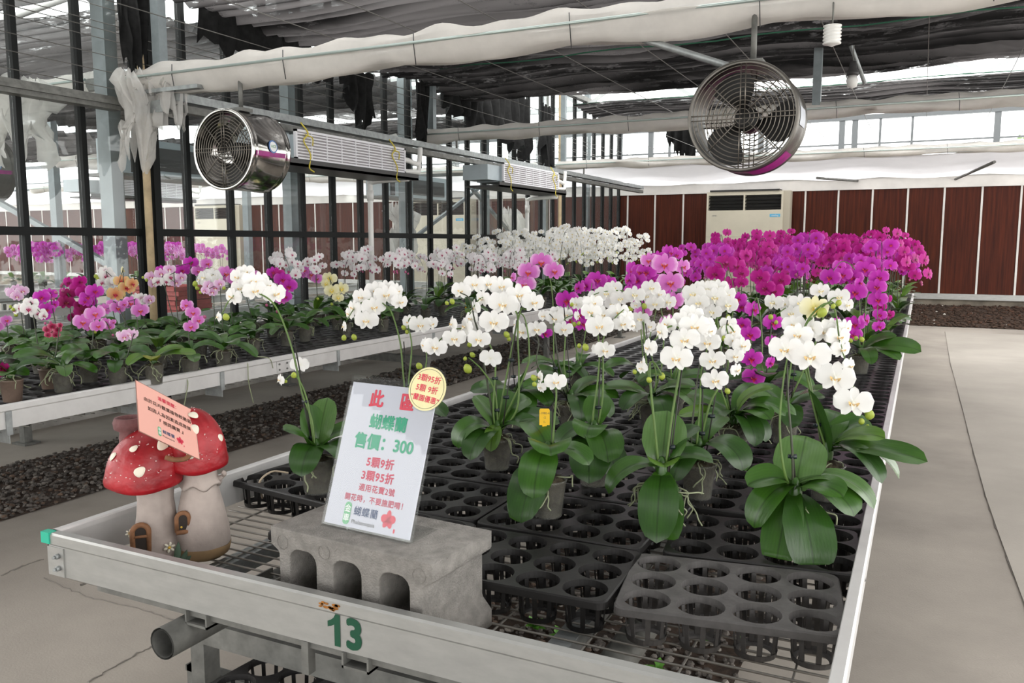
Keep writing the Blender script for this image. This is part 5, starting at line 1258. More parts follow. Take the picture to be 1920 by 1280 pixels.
place_plant('white orchid with one long leaf hanging straight down over its pot and curling roots', B(1238, 985), 'white',
 [(-3, -14, .195, .092, 66, 1, .10), (2, -34, .19, .10, 55, 0, .08), (170, 76, .145, .105, 25, 3, .25), (8, 55, .06, .075, 90, 2, .6), (-80, 15, .16, .075, 110, 0), (100, 40, .13, .06, 90, 1), (130, 60, .14, .06, 60, 1)],
 [[(1250, 860), (1260, 780), (1275, 690), (1280, 650), (1278, 620), (1255, 612), (1225, 640), (1212, 660)], [(1218, 690), (1240, 702), (1225, 700)]],
 [(1268, 672, 60, -4, -.05), (1284, 637, 56, -4, -.04), (1302, 612, 56, 6, -.02), (1283, 603, 48, -10, .01), (1240, 622, 44, -62, -.02), (1252, 608, 40, -50, .01), (1217, 652, 42, -55, -.02), (1203, 690, 30, -45, -.02), (1320, 610, 44, 20, .02), (1297, 590, 44, 5, .04), (1330, 620, 36, 40, .03), (1205, 678, 24, -80, -.02)],
 [(1241, 705, 15), (1217, 712, 13), (1190, 697, 10)], [(1283, 655, .38), (1262, 780)], 16, 11, cr=.145)
place_plant('white orchid with glossy arching leaves behind the one with the hanging leaf', B(1308, 932), 'white',
 [(-50, 52, .16, .095, 150, 0), (-30, 15, .15, .085, 105, 1), (55, 42, .17, .09, 140, 1), (75, 30, .16, .085, 130, 0), (-85, 15, .15, .07, 100, 0), (150, 50, .14, .08, 60, 0), (-110, 30, .13, .07, 80, 1)],
 [[(1306, 840), (1312, 760), (1316, 690), (1330, 650), (1340, 690)], [True, (1296, 830), (1304, 740), (1312, 680)], [(1330, 760), (1362, 700), (1366, 640), (1362, 610), (1375, 620), (1386, 660)]],
 [(1326, 642, 50, 4, -.03), (1336, 676, 48, 0, -.04), (1341, 713, 50, 8, -.05), (1372, 622, 38, 25, .0), (1376, 638, 36, 20, -.01), (1392, 648, 38, 30, -.02), (1378, 668, 36, 20, -.02), (1381, 694, 32, 55, -.02), (1366, 606, 32, 15, .02), (1340, 628, 36, 15, .03), (1360, 622, 30, 40, .03)],
 [(1364, 733, 13), (1357, 634, 11), (1356, 615, 9)], [(1318, 650, .35, .7), (1364, 600, .4)], 5, 12, cr=.14)
place_plant('white orchid with a dense rosette of narrow arching leaves between the white and magenta rows', B(1374, 852), 'snow',
 [(-75, 28, .18, .07, 55, 2), (50, 55, .16, .08, 110, 0), (75, 60, .19, .075, 125, 0), (95, 45, .21, .065, 100, 0), (30, 20, .17, .075, 120, 1), (-110, 40, .17, .08, 55, 0), (110, 70, .16, .06, 90, 2), (60, 5, .15, .07, 100, 1), (-40, 20, .14, .07, 110, 1), (150, 50, .16, .07, 60, 0)],
 [[(1362, 760), (1340, 690), (1332, 620), (1330, 570)], [(1345, 600), (1352, 575), (1366, 560)]],
 [(1300, 551, 44, -12, -.01), (1310, 568, 40, -10, -.03), (1340, 558, 46, 4, -.02), (1364, 572, 42, 15, -.02), (1335, 585, 36, -5, -.03), (1362, 552, 40, 25, .01), (1326, 543, 40, 0, .02), (1346, 540, 40, 10, .03), (1296, 566, 34, -35, 0), (1316, 540, 34, -15, .04)],
 [(1365, 595, 12), (1322, 560, 9)], [(1331, 560, .5)], 10, 13)
place_plant('large-flowered white orchid at the aisle edge with one huge oval leaf hanging over its pot', B(1487, 1020), 'white',
 [(20, -20, .195, .112, 70, 1, .10), (-16, -28, .19, .085, 58, 0, .12), (165, 72, .13, .115, 30, 3, .3), (50, 38, .13, .07, 75, 0), (62, 28, .155, .095, 105, 0), (-70, 32, .11, .08, 80, 0, .4), (-50, -5, .15, .08, 90, 0), (85, 30, .19, .06, 110, 3)],
 [[(1470, 880), (1462, 800), (1468, 720), (1478, 660)], [True, (1485, 840), (1478, 750), (1476, 680)]],
 [(1472, 655, 62, -10, -.03), (1519, 668, 74, -2, -.05), (1496, 628, 52, -10, .02)], (), [(1474, 700, .45, .2)], 16, 14, cr=.132)
place_plant('large-flowered white orchid with a spray of four blooms drooping toward the aisle', B(1547, 935), 'white',
 [(-65, 82, .175, .115, 22, 1, .18), (80, 14, .235, .098, 34, 0, .22, .62), (70, 48, .155, .075, 70, 2), (95, 15, .21, .08, 95, 3), (130, 50, .15, .085, 70, 0), (60, 10, .18, .075, 90, 1), (170, 50, .13, .08, 50, 0)],
 [[(1545, 830), (1530, 780), (1512, 700), (1500, 650), (1515, 600), (1545, 570), (1565, 580), (1575, 640), (1590, 690), (1612, 760), (1628, 782)], [(1508, 640), (1530, 590), (1555, 566), (1568, 572)]],
 [(1566, 708, 70, 2, -.05), (1600, 755, 70, 8, -.06), (1522, 615, 48, -50, .0), (1545, 622, 54, 30, .02), (1572, 632, 50, 35, .0), (1578, 655, 44, 40, .0), (1593, 686, 38, 60, -.01), (1488, 608, 42, 5, .03), (1584, 615, 40, 45, .02), (1528, 578, 54, 20, .02, 'yellow'), (1560, 612, 40, 20, .04)],
 [(1630, 777, 22), (1615, 790, 14), (1626, 800, 11), (1572, 568, 14), (1562, 574, 11), (1541, 586, 22)], [(1510, 690, .5)], 6, 15, cr=.145)
place_plant('small white orchid showing between the large-flowered white orchids and the magenta rows', B(1470, 830), 'snow',
 [(-60, 50, .15, .08, 70, 3), (60, 60, .16, .08, 60, 3), (120, 40, .15, .08, 60, 1), (-120, 50, .14, .08, 60, 0), (10, 20, .15, .08, 100, 1)],
 [[(1478, 720), (1490, 640), (1500, 590), (1480, 575), (1455, 590)], [(1530, 640), (1545, 590), (1560, 560), (1580, 560)]],
 [(1450, 567, 38, -25, .0), (1484, 588, 40, -10, -.01), (1500, 568, 40, 5, .0), (1538, 545, 36, 20, .02), (1573, 557, 40, 10, .0), (1588, 572, 32, 35, .0), (1470, 570, 32, -15, .03), (1515, 578, 34, 15, .02), (1480, 568, 34, 0, .04)],
 [(1445, 594, 12), (1455, 604, 9), (1595, 638, 10), (1605, 634, 10), (1616, 636, 11)], [(1500, 600, .5)], 4, 16)
# yellow plant tag in the compact orchid's pot
tg = thing('plant_tag', 'yellow plant tag stuck in the pot of the compact white orchid', 'tag', pix(1021, 782, depth(B(1027, 966)+Vector((0, .05, .15)))), math.atan2(1.93, -.85)-PI/2, 'yellow plant tags')
part('card', MB().prism([(x*.013, 0, z) for x, z in ((-1, -.020), (1, -.020), (1, .018), (.8, .022), (-.8, .022), (-1, .018))], (0, 0, 0), (0, .0012, 0)), TAGY, tg)
part('stake', MB().prism([(-.006, .0002, -.018), (-.0015, .0002, -.075), (.0015, .0002, -.075), (.006, .0002, -.018)], (0, 0, 0), (0, .001, 0)), TAGY, tg)
for s, z in (('-1990-4', .010), ('-2', -.001), ('1-', -.012)):
    new('tag_lettering', text_mesh(s, .008, DKTXT, .0001), tg, frame_mat((0, -.0003, z), (1, 0, 0), (0, 0, 1)))
tg = thing('plant_tag', 'yellow plant tag among the leaves of the mixed bench, below the white crimson-lipped orchids', 'tag', on_y(878, 571, 6.2), .35, 'yellow plant tags')
part('card', MB().b2((-.028, 0, -.028), (.028, .0015, .024)), TAGY, tg); part('stake', MB().b2((-.006, 0, -.13), (.006, .0012, -.028)), TAGY, tg)
# --- magenta and pink plants in the middle, measured one by one
def mid(label, base, kind, stems, flowers, n=5, seed=1, buds=(), leaves=None, size=.08, hi=True, brown=False, lscale=1.0, sticks=()):
    r = random.Random(seed); lv = leaves
    if lv is None:
        lv = [(360*k/n+r.uniform(-25, 25), r.uniform(15, 55), lscale*r.uniform(.13, .21), lscale*r.uniform(.06, .085), r.uniform(50, 110)) for k in range(n)]
    return place_plant(label, base, kind, lv, stems, flowers, buds, sticks, 4, seed, None, hi, brown)
mid('pink orchid with three open blooms standing alone above the white cluster', B(1042, 735), 'pink', [[(1038, 640), (1037, 570), (1030, 520), (1010, 495), (985, 515)]],
    [(991, 510, 42, -8, -.02), (1015, 491, 42, 0, 0), (1039, 508, 40, 12, -.02), (985, 533, 40, -20, .0), (962, 520, 24, -65, .02)], 5, 31)
mid('purple orchid peeping out beneath the long row of small white flowers', B(1085, 735), 'purple', [[(1078, 640), (1070, 590), (1060, 560)], [(1095, 640), (1105, 570), (1110, 530)]],
    [(1063, 563, 44, -10, 0), (1085, 590, 38, 10, .02), (1100, 535, 34, -40, .03), (1120, 525, 38, 10, .04), (1140, 530, 34, 20, .05), (1070, 600, 36, 0, .03), (1093, 607, 36, 20, .03), (1023, 625, 26, 0, .02), (1085, 540, 30, -50, .05), (1130, 545, 34, 30, .06)], 5, 32)
mid('pale-edged pink orchid with the largest pink blooms, behind the white row', B(1262, 775), 'pink', [[(1258, 680), (1262, 600), (1258, 530), (1245, 490), (1225, 480)], [(1275, 660), (1280, 570), (1278, 500), (1262, 480)]],
    [(1246, 496, 48, 0, -.03), (1257, 530, 50, 4, -.05), (1217, 488, 34, -10, .0), (1262, 565, 44, 20, -.03), (1280, 500, 34, 35, .0), (1278, 530, 30, 70, .0), (1240, 560, 36, 0, .02), (1256, 605, 38, 10, .0), (1206, 585, 34, 0, .04), (1277, 560, 28, 70, .02)], 5, 33)
mid('purple orchid filling the left side of the pink cluster behind the white row', B(1205, 755), 'purple', [[(1205, 660), (1200, 580), (1205, 520), (1215, 490)], [(1215, 650), (1235, 560), (1250, 490)]],
    [(1187, 505, 34, -30, .02), (1200, 510, 36, -10, 0), (1212, 510, 38, -5, -.01), (1180, 525, 32, -50, .02), (1196, 525, 34, -20, .0), (1234, 483, 30, -20, .04), (1258, 473, 30, 10, .04), (1268, 478, 28, 20, .04), (1250, 470, 26, -40, .05), (1205, 540, 36, 0, .0), (1222, 525, 36, 10, .02), (1180, 545, 30, -40, .03), (1240, 545, 34, 0, .03), (1195, 555, 34, -10, .03), (1218, 560, 34, 5, .03)], 5, 34)
mid('magenta orchid with a hanging column of blooms beside the drooping white spray', B(1432, 770), 'purple', [[(1430, 700), (1428, 620), (1420, 560), (1412, 580), (1408, 650), (1414, 710)], [True, (1440, 680), (1448, 600), (1462, 560)]],
    [(1413, 580, 36, 40, 0), (1406, 627, 40, 8, -.02), (1409, 672, 42, 5, -.03), (1413, 708, 42, 8, -.03), (1392, 608, 32, -10, .02), (1385, 560, 30, 0, .03), (1450, 605, 38, 20, .0), (1445, 680, 30, 60, -.01), (1390, 575, 30, 10, .03), (1447, 640, 28, 40, .02), (1436, 740, 16, 30, 0)], 6, 35, lscale=1.1)
mid('magenta orchid with rounded double blooms left of the cream air conditioner base', B(1352, 690), 'magenta', [[(1362, 620), (1362, 560), (1355, 500), (1340, 490)], [(1372, 600), (1375, 540), (1365, 500)]],
    [(1341, 513, 36, -8, 0), (1361, 494, 40, 0, 0), (1354, 540, 32, 8, 0), (1380, 498, 38, 20, 0), (1365, 532, 34, 20, .02), (1390, 482, 32, -10, .03), (1390, 512, 30, 10, 0), (1390, 530, 26, 0, 0), (1400, 478, 30, 40, .02), (1425, 520, 36, 0, -.02), (1435, 540, 36, -10, -.02), (1450, 545, 40, 10, -.02), (1465, 525, 34, 5, 0)], 5, 36)
mid('purple orchid with spreading glossy leaves hanging over the aisle edge', B(1612, 700), 'purple', [[(1612, 640), (1612, 570), (1605, 510), (1580, 490), (1560, 510)], [(1620, 630), (1625, 560), (1640, 530), (1645, 560), (1645, 600)]],
    [(1556, 520, 38, -8, 0), (1580, 515, 36, 10, 0), (1600, 520, 36, -20, 0), (1622, 505, 38, 5, .02), (1648, 520, 36, 10, 0), (1644, 538, 36, 5, -.02), (1646, 562, 36, 8, -.02), (1604, 548, 42, 0, -.03), (1612, 530, 28, 60, -.02), (1602, 608, 38, 5, 0), (1600, 628, 34, 15, 0), (1622, 600, 30, 50, 0), (1650, 590, 26, 10, .02), (1648, 612, 26, 30, .02), (1570, 605, 28, 60, .02), (1575, 500, 30, 40, .02)], 6, 37,
    leaves=[(82, 30, .29, .12, 62, 0, .2, .7), (60, 25, .22, .095, 75, 0, .2, .6), (110, 50, .20, .08, 60, 0), (-60, 40, .2, .08, 80, 1), (20, 20, .18, .08, 100, 0), (-120, 45, .2, .08, 60, 1)], lscale=1.25)
mid('magenta orchid with a low drooping spray beside the aisle edge', B(1655, 640), 'magenta', [[(1650, 590), (1652, 540), (1660, 500)]],
    [(1650, 575, 24, 0, 0), (1655, 600, 24, 20, 0), (1668, 590, 22, 30, 0), (1660, 560, 24, 10, 0), (1640, 500, 30, 0, 0), (1630, 480, 30, 10, 0), (1615, 470, 30, -10, 0)], 6, 38, lscale=1.2)
# ---------------------------------------------------------------- plants repeated in the massed rows
LEAFLIB = []
_lr = random.Random(99)
for k in range(14):
    LEAFLIB.append(leaf_mb(_lr.uniform(.15, .24), _lr.uniform(.06, .085), _lr.uniform(15, 60), _lr.uniform(45, 105), .22, _lr.uniform(-.3, .3), 8, 4).mesh('leaf', LEAF[_lr.choice((0, 0, 1, 1, 3, 2))]))
def variant(kind, seed, nsp=2, h=(.52, .68), nfl=(7, 9), size=.088, style='arch', hi=False, mixk=None, sp=.06):
    r = random.Random(seed); items = []
    n = r.randint(5, 6)
    for k in range(n):
        m = r.choice(LEAFLIB); items.append(('leaf', m, Matrix.Translation((0, 0, CR-.01+.004*k)) @ Matrix.Rotation(2*PI*k/n+r.uniform(-.4, .4), 4, 'Z') @ Matrix.Translation((.006, 0, 0))))
    for q in range(nsp):
        hh = r.uniform(*h); side = (-1 if q % 2 else 1)*r.uniform(.5, 1.0); mb = MB()
        if style == 'arch':
            P = [(0, 0, .1), (side*.02, .01, hh*.45), (side*.035, .0, hh*.8), (side*.07, -.05, hh), (side*.11, -.13, hh*1.0), (side*.13, -.20, hh*.90), (side*.14, -.235, hh*.76)]
        elif style == 'tall':
            P = [(0, 0, .1), (side*.03, .01, hh*.45), (side*.05, .0, hh*.75), (side*.08, -.03, hh*.95), (side*.13, -.09, hh*1.02), (side*.19, -.15, hh*.95), (side*.22, -.18, hh*.80), (side*.23, -.19, hh*.68)]
        else:
            P = [(0, 0, .1), (side*.03, .01, hh*.5), (side*.07, -.01, hh*.85), (side*.12, -.05, hh), (side*.17, -.09, hh*.98)]
        S = smooth_path(P, 8); mb.tube(S, [.003*(1-.5*i/len(S)) for i in range(len(S))], 5)
        items.append(('flower_spike', mb.mesh('flower_spike', STEMD), Matrix.Identity(4)))
        nf = r.randint(*nfl); i0 = int(len(S)*(.44 if style != 'spray' else .55))
        for k in range(nf):
            i = min(len(S)-2, int(i0+(len(S)-1-i0)*(k+.3)/nf)); p = S[i].copy()
            sd = -1 if k % 2 else 1
            p += Vector((sd*sp*.8*r.uniform(.6, 1.3), -.03+r.uniform(-.03, .02), r.uniform(-.035, .02)))
            face = -PI/2+sd*r.uniform(.0, .75)+r.uniform(-.2, .2)
            kd = mixk[k % len(mixk)] if mixk else kind
            items.append(('flower', fmesh(kd, hi, r.randint(0, 2)), flower_mat(p, size*r.uniform(.88, 1.1), face, r.uniform(-.28, .14), r.uniform(-.25, .25)), kd))
        if style != 'x':
            for k in range(2):
                p = S[-1]+Vector((r.uniform(-.01, .02), -.02*k, -.012*k)); s = .022-.005*k
                items.append(('bud', BUDMESH['g' if kind in ('white', 'snow', 'yellow') else 'p'], Matrix.Translation(p) @ Matrix.Diagonal((s, s, s, 1))))
    return items
def put_variant(items, label, x, y, rz, group=None, s=1.0, hi=False, z=None, pot=True, brown=False):
    t = thing(NAME, label, 'orchid', (x, y, (ZT+.0006) if z is None else z), rz, group)
    if s != 1.0: t.scale = (s, s, s)
    if pot:
        new('pot', POTM[1 if brown else 0], t); new('growing_medium', MEDM, t)
    for it in items:
        o = new(it[0], it[1], t, it[2])
        if hi and it[0] == 'flower': new('lip', lmesh(it[3]), o)
    return t
rm = random.Random(42)
VM = [variant('magenta', s, 2, (.58, .74), (7, 9), .090) for s in (1, 2, 3, 4)]+[variant('purple', s, 2, (.56, .70), (7, 9), .090) for s in (5, 6)]
def face_cam(x, y): return math.atan2(y, x)-PI/2
rows = [(5.1, (-1.45, -1.12, -.62, -.28)), (5.6, (-1.58, -1.25, -.88, -.50, -.20)), (6.1, (-1.45, -1.08, -.72, -.34)), (6.55, (-1.58, -1.22, -.85, -.5, -.18)), (7.0, (-1.42, -1.05, -.68, -.32)), (7.45, (-1.58, -1.2, -.85, -.48, -.18)), (7.9, (-1.42, -1.05, -.68, -.32)), (8.35, (-1.58, -1.2, -.85, -.48, -.18)), (8.85, (-1.42, -1.05, -.68, -.32)), (9.35, (-1.55, -1.2, -.85, -.48, -.18)), (9.9, (-1.42, -1.05, -.68, -.32)), (10.5, (-1.55, -1.2, -.85, -.48, -.18)), (11.1, (-1.42, -1.05, -.68, -.32))]
for y, xs_ in rows:
    for x in xs_:
        if y < 6 and x < -1.2: continue
        v = rm.choice(VM[:4] if y > 7 or rm.random() < .45 else VM[4:]); xx, yy_ = x+rm.uniform(-.04, .04), y+rm.uniform(-.12, .12)
        put_variant(v, 'magenta orchid in the packed mass on the far half of bench 13', xx, yy_, face_cam(xx, yy_)+rm.uniform(-.5, .5), 'massed magenta orchids', rm.uniform(.92, 1.06))
# the mixed bench: crimson-lipped white orchids, then a dense bank of pure white ones
VR = [variant('redlip', s, 1, (.50, .62), (8, 11), .082, 'arch', sp=.075) for s in (11, 12, 13, 14)]
VW = [variant('snow', s, 2, (.60, .80), (8, 11), .082, 'tall') for s in (21, 22, 23, 24)]
def jit(a): return rm.uniform(-a, a)
for y, xs_ in ((5.1, (-4.62,)), (5.4, (-4.72, -4.4)), (5.75, (-4.7, -4.35, -4.05)), (5.95, (-4.55, -4.1)), (6.2, (-4.65, -4.2, -3.85)), (6.65, (-4.4, -4.0, -3.7)), (7.1, (-4.7, -4.35, -3.95, -3.6)), (7.5, (-4.5, -4.1, -3.75)), (7.9, (-4.7, -4.3, -3.95, -3.6))):
    for x in xs_:
        xx, yy_ = x+jit(.06), y+jit(.1)
        put_variant(rm.choice(VR), 'white orchid with crimson lips in the rows along the glass wall', xx, yy_, face_cam(xx, yy_)+jit(.5), 'crimson-lipped white orchids', rm.uniform(.95, 1.12))
for y in (8.35, 8.75, 9.15, 9.55, 9.95, 10.4, 10.9, 11.35):
    for x in (-4.65, -4.3, -3.95, -3.6):
        xx, yy_ = x+jit(.07), y+jit(.12)
        put_variant(rm.choice(VW), 'pure white orchid in the dense bank at the far end of the mixed bench', xx, yy_, face_cam(xx, yy_)+jit(.6), 'bank of pure white orchids', rm.uniform(.92, 1.10))
VP = [variant('pink', s, 2, (.52, .62), (9, 11), .105) for s in (31, 32)]+[variant('purple', 33, 2, (.55, .66), (9, 11), .105)]
for y in (4.2, 4.9, 5.6, 6.3, 7.0, 7.8, 8.6, 9.4, 10.2, 11.0):
    for x in (-11.15, -11.45, -11.8, -12.2):
        xx, yy_ = x+jit(.1), y+jit(.15)
        put_variant(rm.choice(VP), 'pink orchid on the bench of the next bay seen through the glass', xx, yy_, face_cam(xx, yy_)+jit(.5), 'pink orchids beyond the glass')
# ---------------------------------------------------------------- mixed orchids at the near end of the wall bench
def mx(label, bx_, by_, kind, flowers, seed, buds=(), n=6, brown=False, tops=None, hi=True, dark=True, ls=.95):
    """flowers: (px, py, size_px[, yaw[, dz[, kind]]]); spikes run from the pot through the cluster's top"""
    base = B(bx_, by_)
    groups = tops if tops else [sorted(flowers, key=lambda f: f[1])[0][:2]]
    stems = []
    for tx, ty in groups:
        mxx = (bx_*.6+tx*.4, by_*.55+ty*.45); end = min(flowers, key=lambda f: -abs(f[0]-tx)-abs(f[1]-ty) if abs(f[0]-tx) < 60 else 0)
        stems.append([dark, mxx, (tx*.9+bx_*.1, ty+6), (tx, ty), (end[0], end[1])])
    return mid(label, base, kind, stems, flowers, n, seed, buds, hi=hi, brown=brown, lscale=ls)
mx('crimson orchid in a brown pot, first at the near end of the mixed bench', 24, 752, 'crimson', [(4, 690, 26, 20), (-6, 700, 26, 0)], 51, (), 4, True)
mx('small red-flowered orchid with a straight thin spike, second pot from the near end', 95, 728, 'smallred', [(88, 618, 17, -20), (98, 612, 17, 0), (108, 618, 17, 20), (97, 626, 17, 0), (105, 628, 15, 10), (90, 628, 14, -10), (113, 610, 13, 40)], 52, ((85, 606, 6, 1), (95, 604, 6, 1)), 5, True)
mx('white orchid with magenta lips beside the small red-flowered one', 78, 700, 'spotted', [(54, 580, 30, -5, -.02), (38, 577, 24, -30), (72, 588, 28, 10), (58, 568, 26, 0, .02), (82, 592, 20, 40), (28, 583, 18, -60)], 53, ((30, 590, 9), (25, 580, 8)), 6, False)
mx('pale pink orchid topping the near corner of the mixed bench', 50, 672, 'palepink', [(24, 550, 24, -10), (42, 546, 24, 10), (33, 542, 22, 0, .03), (32, 556, 22, 0), (16, 546, 18, -40)], 54, ((20, 575, 7), (45, 562, 6)))
mx('vivid pink orchid at the very edge of the mixed bench', 20, 680, 'pink', [(4, 605, 24, 0), (12, 600, 22, 20), (-4, 612, 22, -20)], 55, (), 5)
mx('purple orchid between the pale pink and the dark magenta ones', 118, 690, 'purple', [(78, 557, 30, -10), (93, 552, 28, 10), (68, 565, 24, -30), (88, 580, 28, 10, -.02), (84, 593, 22, 20), (102, 570, 20, 30)], 56, ((105, 548, 7, 1), (100, 560, 7, 1)))
mx('very dark crimson orchid with two deep red blooms facing forward', 140, 665, 'crimson', [(124, 567, 30, 0, -.03), (128, 552, 28, 10), (155, 583, 30, 5, -.02), (135, 595, 22, 60), (150, 572, 22, 10)], 57, ((118, 545, 7, 1),))
mx('magenta orchid raised above the dark crimson one', 172, 662, 'magenta', [(130, 530, 26, -30), (150, 528, 28, 30), (146, 540, 28, 0), (158, 548, 30, 10), (120, 548, 22, -40)], 58, ((115, 536, 7, 1), (118, 532, 6, 1)))
mx('purple orchid leaning over beside the dark crimson one', 186, 668, 'purple', [(178, 546, 32, 10), (165, 557, 30, -5), (160, 565, 24, -10), (172, 566, 22, 20)], 59)
mx('clear pink orchid with wide-open blooms hanging low in the middle of the mixed group', 168, 716, 'pink', [(156, 604, 36, -5, -.03), (178, 588, 36, 5, -.02), (184, 611, 28, 5, -.03), (168, 612, 24, 0), (172, 596, 26, 0, .01)], 60, ((178, 622, 7),), 7)
mx('white orchid with pink centres standing above the peach-coloured one', 222, 650, 'spotted', [(200, 518, 30, -5), (212, 530, 28, 10), (192, 530, 22, -20), (220, 528, 24, 20), (202, 545, 16, 0), (198, 508, 24, 0, .03)], 61, ((180, 518, 9), (183, 522, 7)))
mx('peach-coloured orchid with yellow edges in front of the tan pipe', 236, 662, 'peach', [(217, 552, 32, -5), (238, 540, 30, 10), (228, 527, 28, 0, .02), (248, 532, 26, 30), (230, 507, 20, 80, .02, 'yellow')], 62)
mx('pink orchid with a loose spray of blooms in the middle of the mixed group', 268, 672, 'pink', [(246, 568, 30, -5), (263, 582, 32, 5, -.02), (221, 577, 28, 10), (210, 570, 22, -10), (196, 580, 28, -20), (232, 570, 20, 30)], 63, ((250, 585, 6),), 6, False, [(250, 562), (215, 566)])
mx('white and peach orchid peeping out above the loose pink spray', 290, 655, 'palepink', [(266, 560, 26, 20, 0, 'spotted'), (280, 562, 24, 30), (255, 558, 22, -30, 0, 'spotted'), (274, 566, 20, 10, 0, 'spotted')], 64)
mx('pale pink orchid with its blooms low among the leaves', 222, 724, 'palepink', [(242, 628, 28, 20), (233, 632, 24, 0), (252, 626, 22, 40), (225, 628, 18, -30)], 65, ((212, 628, 6, 1),), 7)
mx('orchid with a drooping pink cluster hanging at leaf height beside the pale pink one', 235, 690, 'pink', [(198, 603, 18, -10), (206, 612, 18, 10), (196, 612, 14, 0), (212, 604, 14, 30)], 66, (), 6)
mx('mixed pink orchid with a many-flowered spray rising beside the black mullion', 338, 655, 'palepink', [(284, 520, 26, -10), (297, 528, 24, -20, 0, 'spotted'), (302, 513, 24, 0), (318, 505, 22, 0, .02), (320, 520, 24, 10, 0, 'spotted'), (330, 530, 22, 10), (312, 528, 22, 0, 0, 'spotted'), (288, 532, 20, 0), (340, 520, 22, 20)], 67, ((275, 525, 7), (268, 520, 6)), 7, False, [(300, 510), (325, 512)])
mx('bright purple orchid topping the many-flowered pink spray', 352, 648, 'purple', [(358, 493, 28, 0), (342, 507, 28, 10), (372, 508, 26, 20, .02, 'pink'), (388, 494, 26, 30, .02, 'pink'), (303, 507, 24, -20)], 68)
mx('pink orchid with a column of four blooms hanging toward the bench edge', 358, 705, 'pink', [(350, 571, 24, -20), (362, 586, 28, 0, -.01), (358, 612, 28, -5, -.03), (372, 600, 24, 15, -.02), (345, 576, 18, -40)], 69, ((384, 594, 8, 1),), 7)
mx('white orchid with blooms seen edge-on beside the many-flowered pink spray', 405, 660, 'snow', [(383, 520, 30, -40), (398, 516, 32, 20), (390, 528, 28, 0), (375, 524, 24, -60), (408, 524, 26, 40)], 70, ((366, 532, 12), (370, 540, 9)), 7)
mx('pink-flushed orchid with small blooms under the white edge-on one', 420, 668, 'palepink', [(392, 536, 24, -10), (403, 540, 24, 10), (412, 532, 22, 20), (384, 545, 18, -30), (398, 548, 20, 0)], 71, ((420, 540, 8), (376, 548, 7)))
mx('purple orchid with one large round bloom beside the white arching spike', 440, 650, 'pink', [(425, 513, 34, 0), (412, 524, 26, -20), (438, 524, 26, 20)], 72)
mx('dull pink orchid behind the white arching spike', 478, 632, 'pink', [(460, 512, 26, -10), (474, 516, 26, 10), (450, 508, 22, -30), (468, 522, 22, 10)], 73)
mx('purple orchid with a hanging spray to one side of the white arching spike', 512, 632, 'purple', [(530, 524, 32, 5), (541, 537, 34, 10), (520, 515, 28, -10, 0, 'magenta'), (535, 556, 26, 10), (528, 562, 24, 0, 0, 'pink'), (512, 510, 24, 0)], 74, ((500, 572, 7, 1), (520, 584, 7, 1)))
mx('pink orchid with a short spray just below the first white crimson-lipped rows', 600, 606, 'pink', [(572, 506, 24, -10), (584, 514, 26, 0), (594, 522, 24, 10), (566, 514, 20, -30), (590, 505, 20, 20)], 75)
mx('pale yellow orchid standing alone beside the pink short-sprayed one', 632, 618, 'yellow', [(618, 522, 28, -10), (622, 545, 28, 0, -.02), (640, 541, 28, 10), (634, 558, 22, 10), (612, 532, 22, -20)], 76, ((596, 560, 6), (622, 570, 7)), 6)
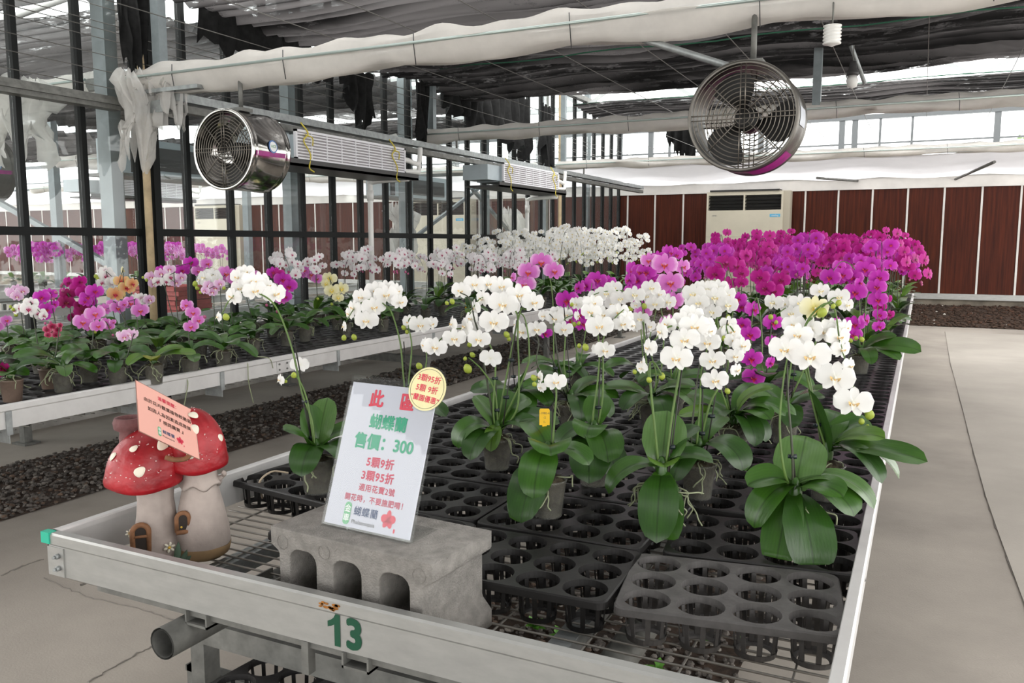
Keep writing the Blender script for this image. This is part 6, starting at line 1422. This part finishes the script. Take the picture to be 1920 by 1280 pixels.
for i, (bx_, by_, lb) in enumerate(((120, 735, 'flowerless orchid in a cloudy pot close to the near end of the mixed bench'), (300, 690, 'flowerless orchid with bluish leaves in the middle of the mixed bench'), (420, 690, 'flowerless orchid with long leaves near the bolted joint of the bench rim'), (475, 665, 'flowerless orchid with broad leaves by the bolted joint of the bench rim'), (572, 640, 'flowerless orchid with one large leaf lying toward the rim'), (690, 612, 'flowerless orchid behind the flowers over the price sign'), (290, 720, 'flowerless orchid with a yellowing leaf and loose white roots at the rim'), (345, 640, 'flowerless orchid at the back of the mixed bench by the glass'), (540, 612, 'flowerless orchid by the glass near the red trays'), (760, 588, 'flowerless orchid below the first crimson-lipped rows'), (878, 605, 'flowerless orchid beside the yellow tag on the mixed bench'))):
    r = random.Random(300+i)
    lv = [(360*k/6+r.uniform(-25, 25), r.uniform(15, 55), r.uniform(.15, .23), r.uniform(.06, .085), r.uniform(50, 100), (4 if i == 6 and k == 0 else r.choice((0, 0, 1, 3, 2)))) for k in range(6)]
    place_plant(lb, B(bx_, by_), 'white', lv, [], [], (), (), 7, 300+i)
# loose aerial roots hanging over the rim
for i, (pts, lb) in enumerate((([(340, 700), (352, 715), (348, 745), (345, 760)], 'pale aerial root dangling over the bench rim beside the pink card'), ([(455, 690), (464, 680), (466, 715), (475, 755)], 'long pale aerial root dangling below the bench rim'), ([(480, 668), (505, 672), (512, 690)], 'short pale aerial root lying over the bench rim'))):
    solo('aerial_root', MB().tube(smooth_path([on_x(*pts[0], LX1-.03), on_x(*pts[1], LX1+.004)]+[on_x(x, y, LX1+.012) for x, y in pts[2:]], 6), .0028, 6), ROOT, lb, 'root', 'loose aerial roots')
rp = [on_z(487, 903, -.672), on_z(510, 884, -.665), on_z(540, 886, -.668), on_z(492, 935, -.742)+Vector((0, 0, .003))]
solo('aerial_root', MB().tube(smooth_path([rp[2], rp[1], rp[0], rp[3]], 6), .003, 6), mat('dry_root', (.55, .45, .33), .8), 'dry curled root hanging from the tray behind the price sign', 'root', 'loose aerial roots')

rf_ = random.Random(77)
for k in range(20):
    x, y = rf_.uniform(-4.72, -3.45), 2.0+k*.2
    if any(o.name.startswith(NAME) and abs(o.location.x-x) < .13 and abs(o.location.y-y) < .13 for o in C.objects if o.parent is None): x = rf_.uniform(-4.7, -3.5)
    lv = [(360*q/6+rf_.uniform(-25, 25), rf_.uniform(15, 55), rf_.uniform(.15, .22), rf_.uniform(.06, .085), rf_.uniform(50, 100)) for q in range(6)]
    o = place_plant('leafy orchid without flowers filling in between the mixed flowering ones', Vector((x, y, H-.6745)), 'white', lv, [], [], (), (), 4, 400+k, 'flowerless orchids of the mixed bench')
